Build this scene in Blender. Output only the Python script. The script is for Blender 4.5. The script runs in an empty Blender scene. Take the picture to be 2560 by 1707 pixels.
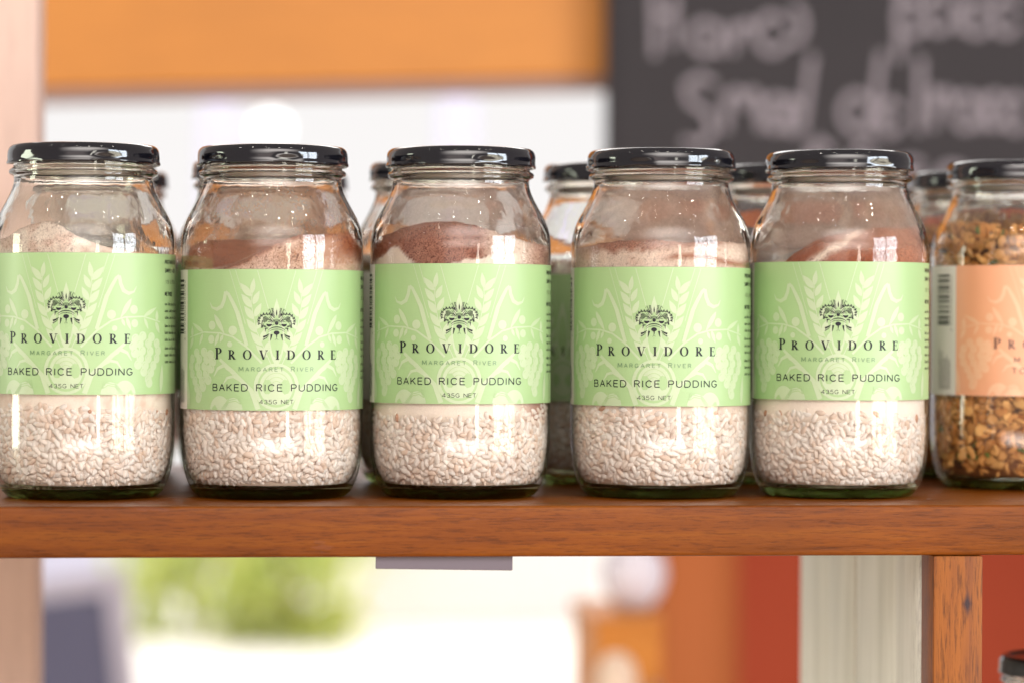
import bpy, bmesh, math, random
import numpy as np
from mathutils import Vector, Matrix, noise

random.seed(7)
rng = np.random.default_rng(7)
R = math.radians
SC = bpy.context.scene
COL = SC.collection
MM = 0.001

# ------------------------------------------------------------------ camera
PSI = R(5.3)
cam_d = bpy.data.cameras.new("camera")
cam = bpy.data.objects.new("camera", cam_d)
COL.objects.link(cam)
cam.location = (-1.4 * math.sin(PSI), -1.4 * math.cos(PSI), 0.082)
cam_d.sensor_width = 36.0
cam_d.lens = 101.6
cam_d.clip_start = 0.05
cam_d.clip_end = 100.0
fwd = Vector((math.sin(PSI), math.cos(PSI), -35.0 / 6638.0)).normalized()
q = fwd.to_track_quat('-Z', 'Y')
cam.rotation_mode = 'QUATERNION'
cam.rotation_quaternion = q @ Matrix.Rotation(R(0.23), 3, 'Z').to_quaternion()
cam_d.dof.use_dof = True
cam_d.dof.focus_distance = 1.354
cam_d.dof.aperture_fstop = 4.4
SC.camera = cam

# ------------------------------------------------------------------ world, lamps, exposure
w = bpy.data.worlds.new("World")
SC.world = w
w.use_nodes = True
bg = w.node_tree.nodes['Background']
bg.inputs[0].default_value = (1.0, 0.88, 0.83, 1)
bg.inputs[1].default_value = 0.36


def area_lamp(name, loc, target, sx, sy, radiance, color, soft=0.0, mottle=0.0):
    ld = bpy.data.lights.new(name, 'AREA')
    ld.shape = 'RECTANGLE'
    ld.size, ld.size_y = sx, sy
    ld.energy = radiance * math.pi * sx * sy
    ld.color = color
    if soft or mottle:                       # mottle makes panes uneven, soft fades out a lamp's edges
        ld.use_nodes = True
        nt = ld.node_tree
        em = nt.nodes['Emission']
        ge = nt.nodes.new('ShaderNodeNewGeometry')
        if soft:
            sp_ = nt.nodes.new('ShaderNodeSeparateXYZ')
            nt.links.new(ge.outputs['Parametric'], sp_.inputs[0])
            fac = None
            for ax in (0, 1):
                m1 = nt.nodes.new('ShaderNodeMath'); m1.operation = 'SUBTRACT'; m1.inputs[1].default_value = 0.5
                nt.links.new(sp_.outputs[ax], m1.inputs[0])
                m2 = nt.nodes.new('ShaderNodeMath'); m2.operation = 'ABSOLUTE'
                nt.links.new(m1.outputs[0], m2.inputs[0])
                mr = nt.nodes.new('ShaderNodeMapRange'); mr.interpolation_type = 'SMOOTHSTEP'
                mr.inputs['From Min'].default_value = 0.5; mr.inputs['From Max'].default_value = 0.5 - soft
                mr.inputs['To Min'].default_value = 0.0; mr.inputs['To Max'].default_value = 1.0
                nt.links.new(m2.outputs[0], mr.inputs['Value'])
                if fac is None:
                    fac = mr.outputs[0]
                else:
                    mm = nt.nodes.new('ShaderNodeMath'); mm.operation = 'MULTIPLY'
                    nt.links.new(fac, mm.inputs[0]); nt.links.new(mr.outputs[0], mm.inputs[1])
                    fac = mm.outputs[0]
            nt.links.new(fac, em.inputs['Strength'])
        else:
            nz = nt.nodes.new('ShaderNodeTexNoise')
            nz.inputs['Scale'].default_value = 7.0
            nz.inputs['Detail'].default_value = 4.0
            nt.links.new(ge.outputs['Parametric'], nz.inputs['Vector'])
            mr = nt.nodes.new('ShaderNodeMapRange')
            mr.inputs['From Min'].default_value = 0.38; mr.inputs['From Max'].default_value = 0.62
            mr.inputs['To Min'].default_value = 1.0 - mottle; mr.inputs['To Max'].default_value = 1.0 + mottle
            nt.links.new(nz.outputs[0], mr.inputs['Value'])
            nt.links.new(mr.outputs[0], em.inputs['Strength'])
    o = bpy.data.objects.new(name, ld)
    COL.objects.link(o)
    o.location = loc
    d = (Vector(target) - Vector(loc)).normalized()
    o.rotation_euler = d.to_track_quat('-Z', 'Y').to_euler()
    return o


def around(beta_deg, dist, z):
    b = R(beta_deg) - PSI
    return (dist * math.sin(b), -dist * math.cos(b), z)


# shop-front panes to the right of the camera: cool sky above, sunlit paving below
for b in (49.5, 66.5):
    area_lamp("window_pane_light", around(b, 2.3, 0.52), (0, 0, 0.52), 0.62, 0.52, 12.0, (0.82, 0.90, 1.0), mottle=0.75)
    area_lamp("window_pane_light", around(b, 2.3, -0.12), (0, 0, -0.12), 0.62, 0.70, 4.6, (1.0, 0.93, 0.74), mottle=0.8)
area_lamp("door_gap_light", around(22, 2.3, 0.05), (0, 0, 0.05), 0.16, 0.75, 6.0, (1.0, 0.97, 0.85), mottle=0.7)
area_lamp("side_window_light", around(-84, 2.3, -0.25), (0, 0, -0.25), 0.42, 1.6, 9.5, (0.92, 1.0, 0.78))
area_lamp("room_light", around(8, 3.0, 1.45), (0, 0, 0.5), 5.6, 2.2, 5.6, (1.0, 0.92, 0.87), soft=0.45)
area_lamp("low_fill_light", around(6, 2.9, -0.46), (0, 0, 0.05), 4.2, 0.46, 4.2, (1.0, 0.92, 0.86), soft=0.3)  # added low front fill with no real source, brightens lower labels and under-shelf parts
area_lamp("room_light", around(-7, 2.8, 0.28), (0, 0, 0.1), 2.0, 0.55, 0.9, (1.0, 0.80, 0.76), soft=0.3)
# daylight over the courtyard behind the shop
area_lamp("courtyard_light", (0.4, 6.0, 3.2), (0.3, 6.0, -0.7), 5.0, 4.0, 4.6, (1.0, 0.98, 0.95))
# row of small ceiling spots
for i, (b, d, z) in enumerate([(-40, 1.5, 2.0), (-12, 1.6, 2.2), (12, 1.7, 2.0), (38, 1.5, 2.2), (60, 1.6, 1.9)]):
    ld = bpy.data.lights.new("ceiling_spot", 'POINT')
    ld.energy = 3.0
    ld.shadow_soft_size = 0.022
    ld.color = (1.0, 0.93, 0.82)
    o = bpy.data.objects.new("ceiling_spot", ld)
    COL.objects.link(o)
    o.location = around(b, d, z)

for b, d, z in [(-61, 1.3, 1.4), (-6, 1.5, 1.5), (47, 1.3, 1.45)]:
    ld = bpy.data.lights.new("string_bulb", 'POINT')
    ld.energy = 0.9
    ld.shadow_soft_size = 0.011
    ld.color = (1.0, 0.95, 0.88)
    o = bpy.data.objects.new("string_bulb", ld)
    COL.objects.link(o)
    o.location = around(b, d, z)

SC.view_settings.view_transform = 'Standard'
SC.view_settings.look = 'None'
SC.view_settings.gamma = 1.0
SC.view_settings.exposure = 0.34
SC.view_settings.use_curve_mapping = False
SC.render.engine = 'CYCLES'
cy = SC.cycles
cy.max_bounces = 16
cy.diffuse_bounces = 4
cy.glossy_bounces = 6
cy.transmission_bounces = 18
cy.transparent_max_bounces = 40
cy.caustics_reflective = False
cy.caustics_refractive = True
cy.sample_clamp_indirect = 14.0
cy.blur_glossy = 0.3
cy.use_denoising = True
try:
    cy.denoiser = 'OPENIMAGEDENOISE'
    cy.denoising_input_passes = 'RGB_ALBEDO_NORMAL'
except Exception:
    pass


# ------------------------------------------------------------------ material helpers
class NT:
    def __init__(self, name):
        self.m = bpy.data.materials.new(name)
        self.m.use_nodes = True
        self.t = self.m.node_tree
        self.t.nodes.clear()
        self.out = self.t.nodes.new('ShaderNodeOutputMaterial')

    def n(self, typ, inp=None, **kw):
        nd = self.t.nodes.new('ShaderNode' + typ)
        for k, v in kw.items():
            setattr(nd, k, v)
        for k, v in (inp or {}).items():
            s = nd.inputs[k]
            if isinstance(v, bpy.types.NodeSocket):
                self.t.links.new(v, s)
            else:
                if isinstance(v, (tuple, list)) and len(v) == 3 and s.type == 'RGBA':
                    v = (*v, 1)
                s.default_value = v
        return nd

    def math(self, op, a, b=0.0, c=0.0, clamp=False):
        nd = self.n('Math', {0: a, 1: b, 2: c}, operation=op)
        nd.use_clamp = clamp
        return nd.outputs[0]

    def mix(self, fac, a, b, blend='MIX'):
        nd = self.n('MixRGB', {0: fac, 1: a, 2: b}, blend_type=blend)
        return nd.outputs[0]

    def ramp(self, fac, stops):
        nd = self.n('ValToRGB', {0: fac})
        cr = nd.color_ramp
        while len(cr.elements) > 1:
            cr.elements.remove(cr.elements[-1])
        cr.elements[0].position = stops[0][0]
        cr.elements[0].color = (*stops[0][1], 1)
        for p, c in stops[1:]:
            e = cr.elements.new(p)
            e.color = (*c, 1)
        return nd.outputs[0]

    def coords(self, scale=(1, 1, 1), rot=(0, 0, 0), loc=(0, 0, 0), kind='Object'):
        tc = self.n('TexCoord')
        mp = self.n('Mapping', {'Vector': tc.outputs[kind], 'Scale': scale, 'Rotation': rot, 'Location': loc})
        return mp.outputs[0]

    def noise(self, vec, scale, detail=4.0, rough=0.55, dist=0.0):
        return self.n('TexNoise', {'Vector': vec, 'Scale': scale, 'Detail': detail, 'Roughness': rough, 'Distortion': dist}).outputs[0]

    def surf(self, sh):
        self.t.links.new(sh, self.out.inputs[0])
        return self.m

    def principled(self, color, rough=0.5, spec=0.5, bump=None, bstr=0.3, bdist=0.001, **kw):
        inp = {'Base Color': color, 'Roughness': rough, 'Specular IOR Level': spec}
        inp.update(kw)
        p = self.n('BsdfPrincipled', inp)
        if bump is not None:
            b = self.n('Bump', {'Height': bump, 'Strength': bstr, 'Distance': bdist})
            self.t.links.new(b.outputs[0], p.inputs['Normal'])
        return p.outputs[0]


def simple(name, color, rough=0.5, spec=0.5, var=0.12, vscale=40.0, bump=0.15):
    t = NT(name)
    v = t.noise(t.coords(), vscale, 5)
    c = t.mix(t.math('MULTIPLY', v, var * 2), (*color, 1), tuple(x * (1 - var * 2.2) for x in color) + (1,))
    return t.surf(t.principled(c, rough, spec, bump=v, bstr=bump, bdist=0.0005))


def wood(name, base, dark, light, along='X', gscale=1.0, rough=0.42, angle=0.0, knots=(), chips=0.0, spec=0.4, streaks=0.75, blots=0.7):
    t = NT(name)
    stretch = {'X': (3.0, 42.0, 42.0), 'Z': (42.0, 42.0, 3.0), 'Y': (42.0, 3.0, 42.0)}[along]
    rot = (0, R(angle), 0)
    vec = t.coords(tuple(s * gscale for s in stretch), rot)
    vec2 = t.coords(tuple(s * gscale * 11 for s in stretch), rot)
    plain = t.coords()
    g1 = t.noise(vec, 1.6, 5, 0.6, 0.6)
    g2 = t.noise(vec2, 1.5, 4, 0.7)
    big = t.noise(plain, 7.0, 3, 0.5)
    c = t.ramp(g1, [(0.25, dark), (0.5, base), (0.78, light)])
    streak = t.ramp(g2, [(0.36, (0.30, 0.26, 0.26)), (0.50, (1, 1, 1))])
    c = t.mix(streaks, c, streak, 'MULTIPLY')
    blot = t.ramp(big, [(0.3, (0.55, 0.48, 0.5)), (0.58, (1.08, 1.04, 1.0))])
    c = t.mix(blots, c, blot, 'MULTIPLY')
    for (kx, ky, kz, rx, rz) in knots:
        sep = t.n('SeparateXYZ', {0: t.n('TexCoord').outputs['Object']})
        dx = t.math('DIVIDE', t.math('SUBTRACT', sep.outputs[0], kx), rx)
        dz = t.math('DIVIDE', t.math('SUBTRACT', sep.outputs[2], kz), rz)
        ad = t.math('ADD', t.math('POWER', t.math('ABSOLUTE', dx), 1.2), t.math('POWER', t.math('ABSOLUTE', dz), 0.9))
        k = t.math('SUBTRACT', 1.35, ad, clamp=True)
        c = t.mix(k, c, (0.03, 0.012, 0.014, 1))
    if chips > 0:
        vo = t.n('TexVoronoi', {'Vector': t.coords((1, 1, 0.8)), 'Scale': 55.0})
        warp = t.noise(plain, 900.0, 2)
        near = t.math('LESS_THAN', t.math('ADD', vo.outputs['Distance'], t.math('MULTIPLY', warp, 0.10)), 0.125)
        sepc = t.n('SeparateColor', {0: vo.outputs['Color']})
        pick = t.math('GREATER_THAN', sepc.outputs[0], 1.0 - chips)
        c = t.mix(t.math('MULTIPLY', near, pick), c, (0.52, 0.46, 0.5, 1))
        sm = t.noise(t.coords((9, 30, 30)), 3.0, 4, 0.6)
        smf = t.math('MULTIPLY', t.math('GREATER_THAN', sm, 0.68), 0.05)
        c = t.mix(smf, c, (0.22, 0.15, 0.19, 1))
    rg = t.math('ADD', t.math('MULTIPLY', g1, 0.22), rough - 0.1)
    h = t.math('ADD', g2, t.math('MULTIPLY', g1, 0.6))
    return t.surf(t.principled(c, rg, spec, bump=h, bstr=0.25, bdist=0.0006))


# thin blown-glass wall: clear face on, darker and more mirror-like edge on
def thin_glass():
    t = NT("thin_glass")
    lw = t.n('LayerWeight', {0: 0.5}).outputs['Facing']
    f5 = t.math('POWER', lw, 5.0)
    fr = t.math('ADD', t.math('MULTIPLY', f5, 0.70), 0.042, clamp=True)
    tint = t.mix(t.math('POWER', lw, 7.0), (0.985, 0.985, 0.975, 1), (0.30, 0.33, 0.22, 1))
    wob = t.noise(t.coords((40, 40, 12)), 1.0, 3)
    bmp = t.n('Bump', {'Height': wob, 'Strength': 0.22, 'Distance': 0.002})
    tr = t.n('BsdfTransparent', {0: tint})
    gl = t.n('BsdfGlossy', {'Color': (1, 1, 1, 1), 'Roughness': 0.015, 'Normal': bmp.outputs[0]})
    mx = t.n('MixShader', {0: fr, 1: tr.outputs[0], 2: gl.outputs[0]})
    return t.surf(mx.outputs[0])


def thick_glass(name, color, wobble=0.15):
    t = NT(name)
    wob = t.noise(t.coords((60, 60, 40)), 1.0, 3)
    bmp = t.n('Bump', {'Height': wob, 'Strength': wobble, 'Distance': 0.002})
    g = t.n('BsdfGlass', {'Color': color, 'Roughness': 0.0, 'IOR': 1.5, 'Normal': bmp.outputs[0]})
    return t.surf(g.outputs[0])


def dust_film(name, color, density, seed, zlo):
    t = NT(name)
    c = t.coords(loc=(seed, seed * 2.3, 0))
    n1 = t.noise(c, 38.0, 5, 0.6)
    n2 = t.noise(c, 700.0, 3, 0.7)
    d = t.math('MULTIPLY', t.math('ADD', n1, t.math('MULTIPLY', n2, 0.35)), density, clamp=True)
    sep = t.n('SeparateXYZ', {0: t.n('TexCoord').outputs['Object']})
    rise = t.math('MULTIPLY', t.math('SUBTRACT', t.math('ADD', sep.outputs[2], t.math('MULTIPLY', n1, 0.008)), zlo * MM), 110.0, clamp=True)
    d = t.math('MULTIPLY', d, rise)
    df = t.n('BsdfDiffuse', {0: (*color, 1)})
    tl = t.n('BsdfTranslucent', {0: (*color, 1)})
    dd = t.n('MixShader', {0: 0.6, 1: df.outputs[0], 2: tl.outputs[0]})
    tr = t.n('BsdfTransparent', {0: (1, 1, 1, 1)})
    mx = t.n('MixShader', {0: d, 1: tr.outputs[0], 2: dd.outputs[0]})
    return t.surf(mx.outputs[0])


def attr_mat(name, rough, spec, speck=None, bump_scale=900.0, bstr=0.3, sss=0.0):
    t = NT(name)
    a = t.n('Attribute', attribute_name='tint')
    c = a.outputs['Color']
    nz = t.noise(t.coords(), bump_scale, 3, 0.7)
    if speck:
        gr_ = t.noise(t.coords(), 1350.0, 2, 0.75)
        c = t.mix(t.math('ADD', t.math('MULTIPLY', a.outputs['Alpha'], 0.7), 0.12, clamp=True), c, t.ramp(gr_, [(0.34, (0.46, 0.40, 0.38)), (0.60, (1.16, 1.16, 1.16))]), 'MULTIPLY')
        md_ = t.noise(t.coords(), 210.0, 4, 0.7)
        c = t.mix(t.math('ADD', t.math('MULTIPLY', a.outputs['Alpha'], 0.5), 0.1, clamp=True), c, t.ramp(md_, [(0.34, (0.74, 0.66, 0.62)), (0.60, (1.06, 1.06, 1.06))]), 'MULTIPLY')
        sc, lo, col, amt = speck
        n2 = t.noise(t.coords(), sc, 2, 0.6)
        f = t.ramp(n2, [(lo, (0, 0, 0)), (lo + 0.05, (1, 1, 1))])
        c = t.mix(t.math('MULTIPLY', t.math('MULTIPLY', f, amt), a.outputs['Alpha']), c, (*col, 1))
    kw = {}
    if sss:
        kw = {'Subsurface Weight': sss, 'Subsurface Scale': 0.003, 'Subsurface Radius': (1.0, 0.7, 0.5)}
    return t.surf(t.principled(c, rough, spec, bump=nz, bstr=bstr, bdist=0.0003, **kw))


def paper(name, color, rough=0.46, spec=0.95):
    t = NT(name)
    v = t.noise(t.coords((1, 1, 6)), 300.0, 3)
    c = t.mix(t.math('MULTIPLY', v, 0.10), (*color, 1), tuple(x * 0.75 for x in color) + (1,))
    wv = t.noise(t.coords((1, 1, 0.6)), 55.0, 2)
    hh = t.math('ADD', t.math('MULTIPLY', v, 0.12), wv)
    return t.surf(t.principled(c, rough, spec, bump=hh, bstr=0.25, bdist=0.0012))


def emit(name, color, s):
    t = NT(name)
    e = t.n('Emission', {0: (*color, 1), 1: s})
    return t.surf(e.outputs[0])


M = {}
M['thin'] = thin_glass()
M['thick'] = thick_glass("clear_glass", (0.985, 0.985, 0.97, 1))
M['base'] = thick_glass("base_glass", (0.72, 0.78, 0.62, 1), 0.35)
tl = NT("lid_lacquer")
lidn = tl.noise(tl.coords(), 60.0, 3)
M['lid'] = tl.surf(tl.principled((0.004, 0.004, 0.007, 1), 0.075, 0.8, bump=lidn, bstr=0.06, bdist=0.001))
M['green'] = paper("green_label_paper", (0.315, 0.475, 0.21))
M['pale'] = paper("pale_green_print", (0.43, 0.53, 0.325))
M['orange'] = paper("orange_label_paper", (0.76, 0.345, 0.185))
M['peach'] = paper("peach_print", (0.78, 0.44, 0.26))
M['white'] = paper("white_panel_paper", (0.70, 0.66, 0.60))
M['ink'] = paper("black_ink", (0.008, 0.008, 0.014), 0.45, 0.35)
M['inkgrey'] = paper("grey_green_ink", (0.12, 0.22, 0.10), 0.3)
M['inkbrown'] = paper("brown_ink", (0.10, 0.035, 0.025), 0.3)
tr_ = NT("rice_grain")
at_ = tr_.n('Attribute', attribute_name='tint')
pb_ = tr_.principled(at_.outputs['Color'], 0.42, 0.35, bump=tr_.noise(tr_.coords(), 500.0, 3), bstr=0.08, bdist=0.0003)
tb_ = tr_.n('BsdfTranslucent', {0: at_.outputs['Color']})
M['rice'] = tr_.surf(tr_.n('MixShader', {0: 0.2, 1: pb_, 2: tb_.outputs[0]}).outputs[0])
M['powder'] = attr_mat("spiced_milk_powder", 0.9, 0.1, (820.0, 0.58, (0.14, 0.035, 0.02), 0.85), 1200.0, 0.6)
M['granola'] = attr_mat("granola_flake", 0.75, 0.2, None, 700.0, 0.5)
M['shelf'] = wood("red_brown_shelf_wood", (0.185, 0.048, 0.003), (0.10, 0.023, 0.002), (0.24, 0.073, 0.004), 'X', 1.9, 0.29, 4.0, chips=0.10, streaks=0.55, blots=0.5, spec=0.2)
M['leg'] = wood("amber_leg_wood", (0.245, 0.075, 0.009), (0.14, 0.036, 0.007), (0.31, 0.10, 0.013), 'Z', 1.6, 0.5, 1.0, spec=0.25, knots=((0.2065, 0, -0.0462, 0.0022, 0.0062),))
M['beam'] = wood("orange_beam_wood", (0.63, 0.245, 0.046), (0.59, 0.225, 0.040), (0.66, 0.27, 0.057), 'X', 0.25, 0.5, streaks=0.1, blots=0.15)
M['cabinet'] = wood("orange_cabinet_wood", (0.58, 0.20, 0.018), (0.40, 0.12, 0.012), (0.70, 0.28, 0.03), 'X', 0.3, 0.5, streaks=0.2, blots=0.2)
M['trim'] = simple("mauve_trim_paint", (0.30, 0.19, 0.17))
M['post'] = wood("pink_post_wood", (0.70, 0.50, 0.42), (0.62, 0.43, 0.35), (0.76, 0.57, 0.50), 'Z', 0.4, 0.6, streaks=0.15, blots=0.2)
M['red'] = simple("red_wall_paint", (0.42, 0.062, 0.022), 0.7, 0.3, 0.1, 3.0)
M['column'] = simple("terracotta_column_paint", (0.47, 0.135, 0.038), 0.7, 0.3, 0.1, 4.0)
M['chalk'] = simple("chalk", (0.31, 0.275, 0.31), 0.9, 0.1, 0.2, 90.0)
M['slate'] = simple("slate_blackboard", (0.043, 0.038, 0.043), 0.75, 0.3, 0.25, 12.0)
M['easel'] = simple("easel_blackboard", (0.12, 0.12, 0.20), 0.6, 0.4, 0.25, 6.0)
M['eaself'] = simple("easel_frame_paint", (0.50, 0.47, 0.56), 0.6, 0.4)
M['plate'] = simple("grey_ticket_metal", (0.15, 0.125, 0.15), 0.5, 0.35)
M['ceramic'] = simple("white_ceramic", (0.74, 0.68, 0.76), 0.3, 0.5)
M['newel'] = simple("cream_newel_paint", (0.80, 0.60, 0.46), 0.45, 0.5)
M['render'] = simple("white_render", (0.86, 0.87, 0.88), 0.8, 0.2, 0.03, 8.0)
M['floor'] = simple("pale_timber_floor", (0.62, 0.50, 0.40), 0.6, 0.3, 0.1, 5.0)
M['lilac'] = simple("pale_lilac_render", (0.60, 0.60, 0.76), 0.8, 0.2, 0.03, 8.0)
M['ground'] = simple("pale_paving", (0.86, 0.83, 0.78), 0.85, 0.2, 0.06, 3.0)
M['sky'] = emit("sky_glow", (1.0, 0.975, 0.965), 0.76)
M['globe'] = emit("globe_glow", (1.0, 0.99, 0.98), 2.2)
M['bark'] = simple("twig_bark", (0.20, 0.13, 0.07), 0.9, 0.1)


def cream_planks():
    t = NT("dirty_cream_paint")
    g = t.noise(t.coords((70, 30, 3)), 2.0, 4, 0.6)
    d = t.noise(t.coords((220, 160, 45)), 2.0, 5, 0.75)
    c = t.ramp(g, [(0.3, (0.64, 0.64, 0.56)), (0.55, (0.79, 0.79, 0.71)), (0.75, (0.86, 0.86, 0.80))])
    sep = t.n('SeparateXYZ', {0: t.n('TexCoord').outputs['Object']})
    edge = t.math('MULTIPLY', t.math('SUBTRACT', -0.025, sep.outputs[1]), 11.0, clamp=True)
    f = t.math('MULTIPLY', t.math('MULTIPLY', t.math('SUBTRACT', d, 0.47), 7.0, clamp=True), edge, clamp=True)
    c = t.mix(f, c, (0.06, 0.055, 0.05, 1))
    return t.surf(t.principled(c, 0.55, 0.35, bump=g, bstr=0.2, bdist=0.0006))


M['cream'] = cream_planks()


def leaf_mat():
    t = NT("bush_leaf")
    a = t.n('Attribute', attribute_name='tint')
    df = t.n('BsdfDiffuse', {0: a.outputs['Color']})
    tl_ = t.n('BsdfTranslucent', {0: a.outputs['Color']})
    mx = t.n('MixShader', {0: 0.55, 1: df.outputs[0], 2: tl_.outputs[0]})
    return t.surf(mx.outputs[0])


M['leaf'] = leaf_mat()


# ------------------------------------------------------------------ object helpers
def tag(o, label=None, cat=None, group=None, kind=None):
    for k, v in (('label', label), ('category', cat), ('group', group), ('kind', kind)):
        if v:
            o[k] = v
    return o


def link(name, me, parent=None, mats=(), smooth=False):
    for m in mats:
        me.materials.append(m)
    if smooth:
        me.polygons.foreach_set('use_smooth', [True] * len(me.polygons))
    o = bpy.data.objects.new(name, me)
    COL.objects.link(o)
    if parent:
        o.parent = parent
    return o


def empty(name, loc, rz=0.0):
    o = bpy.data.objects.new(name, None)
    o.empty_display_size = 0.02
    COL.objects.link(o)
    o.location = loc
    o.rotation_euler = (0, 0, rz)
    return o


def mesh_from(name, verts, faces):
    me = bpy.data.meshes.new(name)
    me.from_pydata(verts, [], faces)
    me.update()
    return me


def box_mesh(name, x0, x1, y0, y1, z0, z1, bevel=0.001, segs=2):
    bm = bmesh.new()
    bmesh.ops.create_cube(bm, size=1.0)
    for v in bm.verts:
        v.co = Vector(((x0 + x1) / 2 + v.co.x * (x1 - x0), (y0 + y1) / 2 + v.co.y * (y1 - y0), (z0 + z1) / 2 + v.co.z * (z1 - z0)))
    if bevel:
        bmesh.ops.bevel(bm, geom=list(bm.edges), offset=bevel, segments=segs, affect='EDGES', profile=0.5)
    me = bpy.data.meshes.new(name)
    bm.to_mesh(me)
    bm.free()
    return me


def lathe(name, prof, segs=96, mod=None, close=False, mat_of=None):
    """prof: list of (r, z) in mm; revolve about z.  A point with r == 0 is a pole."""
    verts, faces, rings, fm = [], [], [], []
    for (r, z) in prof:
        if r <= 1e-6:
            rings.append([len(verts)])
            verts.append((0, 0, z * MM))
        else:
            ring = []
            for i in range(segs):
                a = 2 * math.pi * i / segs
                rr, zz = (r, z) if mod is None else mod(r, z, a)
                ring.append(len(verts))
                verts.append((rr * MM * math.cos(a), rr * MM * math.sin(a), zz * MM))
            rings.append(ring)
    for k in range(len(rings) - 1):
        A, B = rings[k], rings[k + 1]
        zm = (prof[k][1] + prof[k + 1][1]) / 2
        for i in range(segs):
            j = (i + 1) % segs
            if len(A) == 1 and len(B) == 1:
                continue
            if len(A) == 1:
                faces.append((A[0], B[j], B[i]))
            elif len(B) == 1:
                faces.append((A[i], A[j], B[0]))
            else:
                faces.append((A[i], A[j], B[j], B[i]))
            fm.append(mat_of(zm, k) if mat_of else 0)
    me = mesh_from(name, verts, faces)
    me.polygons.foreach_set('material_index', fm)
    me.polygons.foreach_set('use_smooth', [True] * len(me.polygons))
    return me


# ------------------------------------------------------------------ jar shapes (mm)
OUT = [(0, 1.4), (26, 1.2), (31.5, 0.4), (33.2, 0.0), (34.8, 0.25), (36.4, 1.3), (38.0, 3.0), (39.4, 5.4), (40.6, 8.2), (41.6, 11.5), (42.4, 15.5),
       (43.0, 20), (43.4, 25), (43.6, 31), (43.6, 60), (43.6, 95), (43.6, 103), (43.6, 119), (43.45, 123), (43.0, 126.3), (42.1, 129.6), (40.8, 132.8),
       (39.0, 136.2), (37.1, 139.6), (35.3, 143.0), (34.0, 146.0), (33.2, 148.6), (32.9, 151.0), (33.1, 152.4), (34.4, 152.9), (35.1, 153.5),
       (35.35, 154.4), (35.1, 155.3), (34.3, 155.9), (33.5, 156.3), (33.3, 157.4), (33.6, 158.2), (33.2, 159.2), (33.0, 164.6), (32.2, 165.4)]
INN = [(30.9, 165.2), (30.5, 164), (30.4, 152), (30.7, 149.4), (31.6, 146.6), (33.1, 143.0), (35.0, 139.0), (37.0, 135.0), (39.0, 131.0), (40.6, 127.6),
       (41.7, 124.6), (42.5, 121.5), (42.8, 118), (42.8, 103), (42.8, 95), (42.8, 60), (42.8, 31), (42.5, 25), (42.0, 20), (41.2, 15.5), (40.2, 12), (38.6, 8.8),
       (37.0, 6.8), (34.0, 6.2), (20, 5.9), (0, 6.2)]
NO = len(OUT)


def r_in(z):
    pts = sorted([(zz, rr) for rr, zz in INN if rr > 25 and zz < 165])
    if z <= pts[0][0]:
        return pts[0][1]
    for (z0, r0), (z1, r1) in zip(pts, pts[1:]):
        if z0 <= z <= z1:
            return r0 + (r1 - r0) * (z - z0) / max(1e-6, z1 - z0)
    return pts[-1][1]


def glass_slot(zm, k):
    if zm > 103.0:
        return 1
    if zm < 6.5:
        return 2
    return 0


def glass_mesh():
    me = lathe("glass_jar", OUT + INN, 112, mat_of=glass_slot)
    # face winding: outer shell must point outwards
    bm = bmesh.new()
    bm.from_mesh(me)
    bmesh.ops.recalc_face_normals(bm, faces=bm.faces)
    bm.to_mesh(me)
    bm.free()
    return me


LUGS = 6


def lid_mod(r, z, a):
    if r > 33.0 and z < 164.0:
        ph = (a * LUGS / (2 * math.pi)) % 1.0
        d = abs(ph - 0.5) * 2
        bump = max(0.0, 1 - (d / 0.42) ** 2)
        t = max(0.0, min(1.0, (162.6 - z) / 4.2))
        return r - 1.15 * bump * t, z + 0.55 * bump * max(0.0, min(1.0, (160.0 - z) / 2.0))
    return r, z


LID = [(0, 165.9), (27.5, 165.9), (29.5, 166.0), (30.6, 166.5), (31.6, 167.0), (32.8, 167.2), (33.8, 167.0), (34.7, 166.4), (35.4, 165.5), (35.8, 164.4),
       (36.0, 163.2), (36.05, 162.0), (36.05, 160.9), (36.1, 159.9), (36.35, 159.2), (36.5, 158.6), (36.3, 158.05), (35.8, 157.8), (35.2, 158.0), (34.9, 158.6), (34.8, 160.5), (34.4, 164.0), (30, 165.2), (0, 165.2)]


# ------------------------------------------------------------------ wrapped label print
LR = 43.75


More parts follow.
